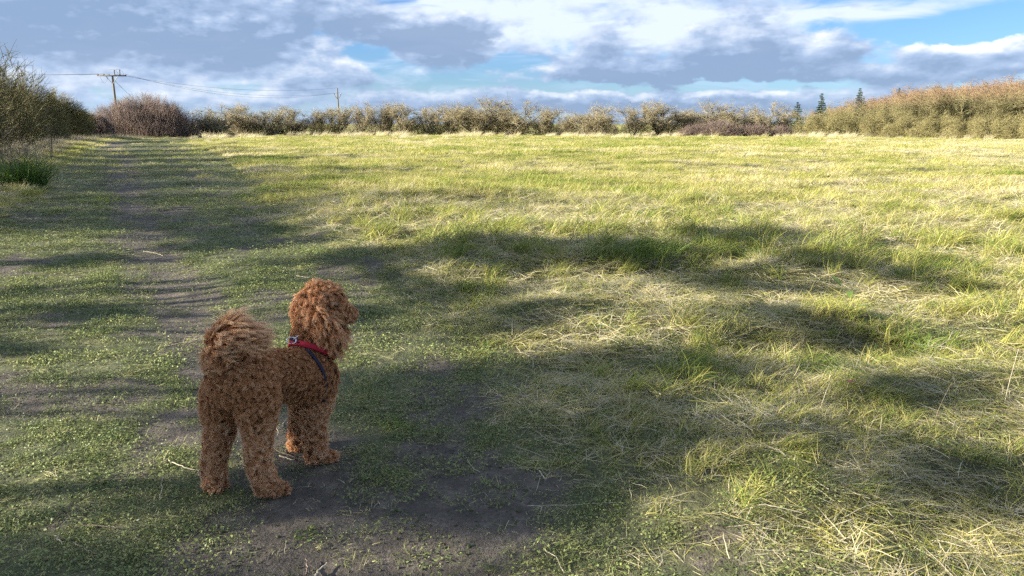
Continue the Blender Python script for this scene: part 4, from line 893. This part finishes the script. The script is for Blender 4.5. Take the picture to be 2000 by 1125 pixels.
m_ring, n = mat('bright_steel_ring'); b_ = n.n('ShaderNodeBsdfPrincipled'); b_.inputs['Metallic'].default_value = 1; b_.inputs['Roughness'].default_value = .25; b_.inputs['Base Color'].default_value = (.75, .76, .80, 1); finish(n, b_.outputs[0])
rc = W(574, 671, 3.00) - ROOT + np.array([0, -.03, .022]); th = np.linspace(0, 2 * math.pi, 20)
link('ring', tmesh('ring', [[rc + np.array([.020 * math.cos(t), .006 * math.sin(t), .013 * math.sin(t)]) for t in th]], .0022, m_ring, 6), har)
link('buckle', tmesh('buckle', [[rc + np.array([.010, 0, .006]), rc + np.array([.030, .006, .020])]], .0022, m_ring, 6), har)
STR = np.concatenate([NP_, GP_[:9], GP_[-6:], np.array([top_n * (1 - t) + top_g * t for t in np.linspace(0, 1, 8)])])

# eye and nose
m_eye, n = mat('dark_wet_eye'); finish(n, pbsdf(n, (.012, .007, .005), .08, .6)); m_nose, n = mat('brown_nose_leather'); finish(n, pbsdf(n, (.05, .022, .016), .4, .5))
def near_surf(p, off):
    h_ = bvh.find_nearest(Vector(p)); return np.array(h_[0]) + np.array(h_[1]) * off
e_r = near_surf(W(663, 597, 3.10) - ROOT, .008); e_l = near_surf(W(668, 597, 3.32) - ROOT, .008)
for e_ in (e_r, e_l): v, q = uvsphere(e_, .0125, 16, 10); link('eye', mesh_np('eye', v, q, mats=[m_eye], smooth=True), dog)
ns_ = W(695, 611, 3.245) - ROOT; v, q = uvsphere(np.zeros(3), 1.0, 16, 10); v = v * np.array([.015, .019, .014]); link('nose', mesh_np('nose', v + ns_, q, mats=[m_nose], smooth=True), dog)
POI = np.array([e_r, e_l, ns_])

# coat: curled locks of hair grown from the skin
me_v = np.empty(len(bme.vertices) * 3, np.float32); bme.vertices.foreach_get('co', me_v); me_v = me_v.reshape(-1, 3)
me_n = np.empty(len(bme.vertices) * 3, np.float32); bme.vertices.foreach_get('normal', me_n); me_n = me_n.reshape(-1, 3)
bme.calc_loop_triangles(); tr = np.empty(len(bme.loop_triangles) * 3, np.int32); bme.loop_triangles.foreach_get('vertices', tr); tr = tr.reshape(-1, 3)
TA = me_v[tr]; area = np.linalg.norm(np.cross(TA[:, 1] - TA[:, 0], TA[:, 2] - TA[:, 0]), axis=1) / 2
hr = np.random.default_rng(3); NL = 8500
ti = hr.choice(len(tr), NL, p=area / area.sum()); u1, u2 = hr.random(NL), hr.random(NL); f = u1 + u2 > 1; u1[f], u2[f] = 1 - u1[f], 1 - u2[f]
bc = np.stack([1 - u1 - u2, u1, u2], -1); root = (TA[ti] * bc[:, :, None]).sum(1); nrm_ = norm((me_n[tr[ti]] * bc[:, :, None]).sum(1))
best = np.full(NL, 9.); tg = np.zeros(NL, int); tpar = np.zeros(NL); tdir = np.zeros((NL, 3))
for i, (_, a, ra, b, rb) in enumerate(CAPS):
    ab = b - a; t = np.clip(((root - a) @ ab) / (ab @ ab), 0, 1); d = np.linalg.norm(root - a - t[:, None] * ab, axis=1) - (ra * (1 - t) + rb * t); ok = d < best; best[ok] = d[ok]; tg[ok] = i; tpar[ok] = t[ok]; tdir[ok] = norm(ab)
names = np.array([c[0] for c in CAPS])[tg]
#           length, curl radius, turns, lift(normal share), comb, tint (legs more orange by coat, raised further for sun on them)
PR = {'rump': (.030, .0065, 1.5, .75, (-.1, -.2, -.75), .35), 'back': (.019, .0028, 1.3, .8, (-.35, -.7, -.3), .25), 'chest': (.032, .0055, 1.4, .75, (0, -.1, -.7), .25), 'neck': (.030, .0050, 1.7, .8, (0, 0, -.6), .08),
      'head': (.036, .0070, 1.6, .85, (-.1, -.1, -.35), .42), 'muzzle': (.017, .0026, .7, .5, (-.5, -.2, -.6), .62), 'beard': (.028, .0050, 1.1, .5, (.05, 0, -1.0), .32), 'hleg': (.029, .0080, 1.5, .8, (0, 0, -.75), .62), 'fleg': (.029, .0080, 1.5, .8, (0, 0, -.75), .66),
      'paw': (.024, .0055, 1.2, .7, (.15, .15, -.5), .45), 'tailbase': (.050, .008, 1.3, .6, (-.3, 0, .3), .5), 'tail': (.070, .0048, .75, .20, (1.0, .15, -.05), .85), 'ear': (.066, .0060, 1.0, .30, (.15, 0, -1.3), .55), 'farear': (.05, .005, 1, .3, (.1, .1, -1.2), .5)}
pr = np.array([[PR[n_][0], PR[n_][1], PR[n_][2], PR[n_][3], *PR[n_][4], PR[n_][5]] for n_ in names])
ln = pr[:, 0] * hr.uniform(.75, 1.25, NL); cr_, turns, lift, comb, tint0 = pr[:, 1] * hr.uniform(.9, 1.6, NL), pr[:, 2] * .85, pr[:, 3], pr[:, 4:7], pr[:, 7]
comb = comb + hr.normal(0, .28, (NL, 3)); 
ds = np.min(np.linalg.norm(root[:, None] - STR[None], axis=2), 1); ln *= np.where(ds < .034, .32, 1.0); cr_ = np.where(ds < .034, cr_ * .4, cr_)
dp = np.min(np.linalg.norm(root[:, None] - POI[None], axis=2), 1); ln *= np.where(dp < .026, .45, 1.0)
fx = (W(662, 600, 3.18) - ROOT)[0]; ln *= np.where((names == 'head') & (root[:, 0] > fx - .01), .62, 1.0)
ln *= np.where((names == 'tail') & (tpar < .3), .9, 1)
zf = root[:, 2] - .0; ln *= np.where((names == 'paw') & (nrm_[:, 2] < -.3), .2, 1.0)
KP, KS = 13, 24; s = np.linspace(0, 1, KP)
is_t = np.isin(names, ['tail']); comb[is_t] = comb[is_t] * 1.0 + tdir[is_t] * .35
cn = comb - nrm_ * np.sum(comb * nrm_, 1)[:, None] * .8
D0_ = norm(nrm_ * (lift + .25)[:, None] + cn * .35); D1_ = norm(nrm_ * (lift * .45)[:, None] + cn)
cl_ = np.zeros((NL, KP, 3)); cl_[:, 0] = root
for i in range(1, KP): cl_[:, i] = cl_[:, i - 1] + norm(D0_ * (1 - s[i]) + D1_ * s[i]) * (ln / (KP - 1))[:, None]
tx = norm(np.cross(D0_ + D1_, hr.normal(0, 1, (NL, 3)))); ty = norm(np.cross(D0_ + D1_, tx)); ph = hr.random(NL) * 6.283; hand = np.where(hr.random(NL) < .5, -1, 1)
strands = np.zeros((NL, KS, KP, 3), np.float32); tv = np.zeros((NL, KS))
for j in range(KS):
    a_ = ph + hr.normal(0, .22, NL); amp = cr_ * hr.uniform(.85, 1.15, NL); ang = a_[:, None] * .999 + hand[:, None] * 2 * math.pi * turns[:, None] * s * hr.uniform(.96, 1.04, NL)[:, None]
    env = np.minimum(s * 3, 1) * (1 - .25 * s); hel = (np.cos(ang) - np.cos(a_)[:, None])[:, :, None] * tx[:, None] + np.sin(ang)[:, :, None] * ty[:, None]
    off = hr.normal(0, .0036, (NL, 3)); off -= nrm_ * np.sum(off * nrm_, 1)[:, None]; sl = hr.uniform(.8, 1.1, NL)
    P = root[:, None] + (cl_ - root[:, None]) * sl[:, None, None] + hel * (amp[:, None] * env)[:, :, None] + off[:, None] * (1 - .45 * s + .4 * s ** 3)[None, :, None] + hr.normal(0, .0006, (NL, KP, 3)) * s[:, None]
    strands[:, j] = P
strands[:, :, :, 2] = np.maximum(strands[:, :, :, 2], .004)
lock_t = np.clip(tint0 + hr.normal(0, .15, NL) + .06, 0, 1)
hc = bpy.data.hair_curves.new('coat'); NC = NL * KS; hc.add_curves([KP] * NC)
hc.attributes['position'].data.foreach_set('vector', strands.reshape(-1)) if 'position' in hc.attributes else hc.attributes.new('position', 'FLOAT_VECTOR', 'POINT').data.foreach_set('vector', strands.reshape(-1))
ra_ = hc.attributes.get('radius') or hc.attributes.new('radius', 'FLOAT', 'POINT'); ra_.data.foreach_set('value', np.tile((np.linspace(1, .4, KP) * .00038).astype(np.float32), NC))
at = hc.attributes.new('ht', 'FLOAT', 'CURVE'); at.data.foreach_set('value', np.repeat(lock_t, KS).astype(np.float32) + hr.normal(0, .05, NC).astype(np.float32))
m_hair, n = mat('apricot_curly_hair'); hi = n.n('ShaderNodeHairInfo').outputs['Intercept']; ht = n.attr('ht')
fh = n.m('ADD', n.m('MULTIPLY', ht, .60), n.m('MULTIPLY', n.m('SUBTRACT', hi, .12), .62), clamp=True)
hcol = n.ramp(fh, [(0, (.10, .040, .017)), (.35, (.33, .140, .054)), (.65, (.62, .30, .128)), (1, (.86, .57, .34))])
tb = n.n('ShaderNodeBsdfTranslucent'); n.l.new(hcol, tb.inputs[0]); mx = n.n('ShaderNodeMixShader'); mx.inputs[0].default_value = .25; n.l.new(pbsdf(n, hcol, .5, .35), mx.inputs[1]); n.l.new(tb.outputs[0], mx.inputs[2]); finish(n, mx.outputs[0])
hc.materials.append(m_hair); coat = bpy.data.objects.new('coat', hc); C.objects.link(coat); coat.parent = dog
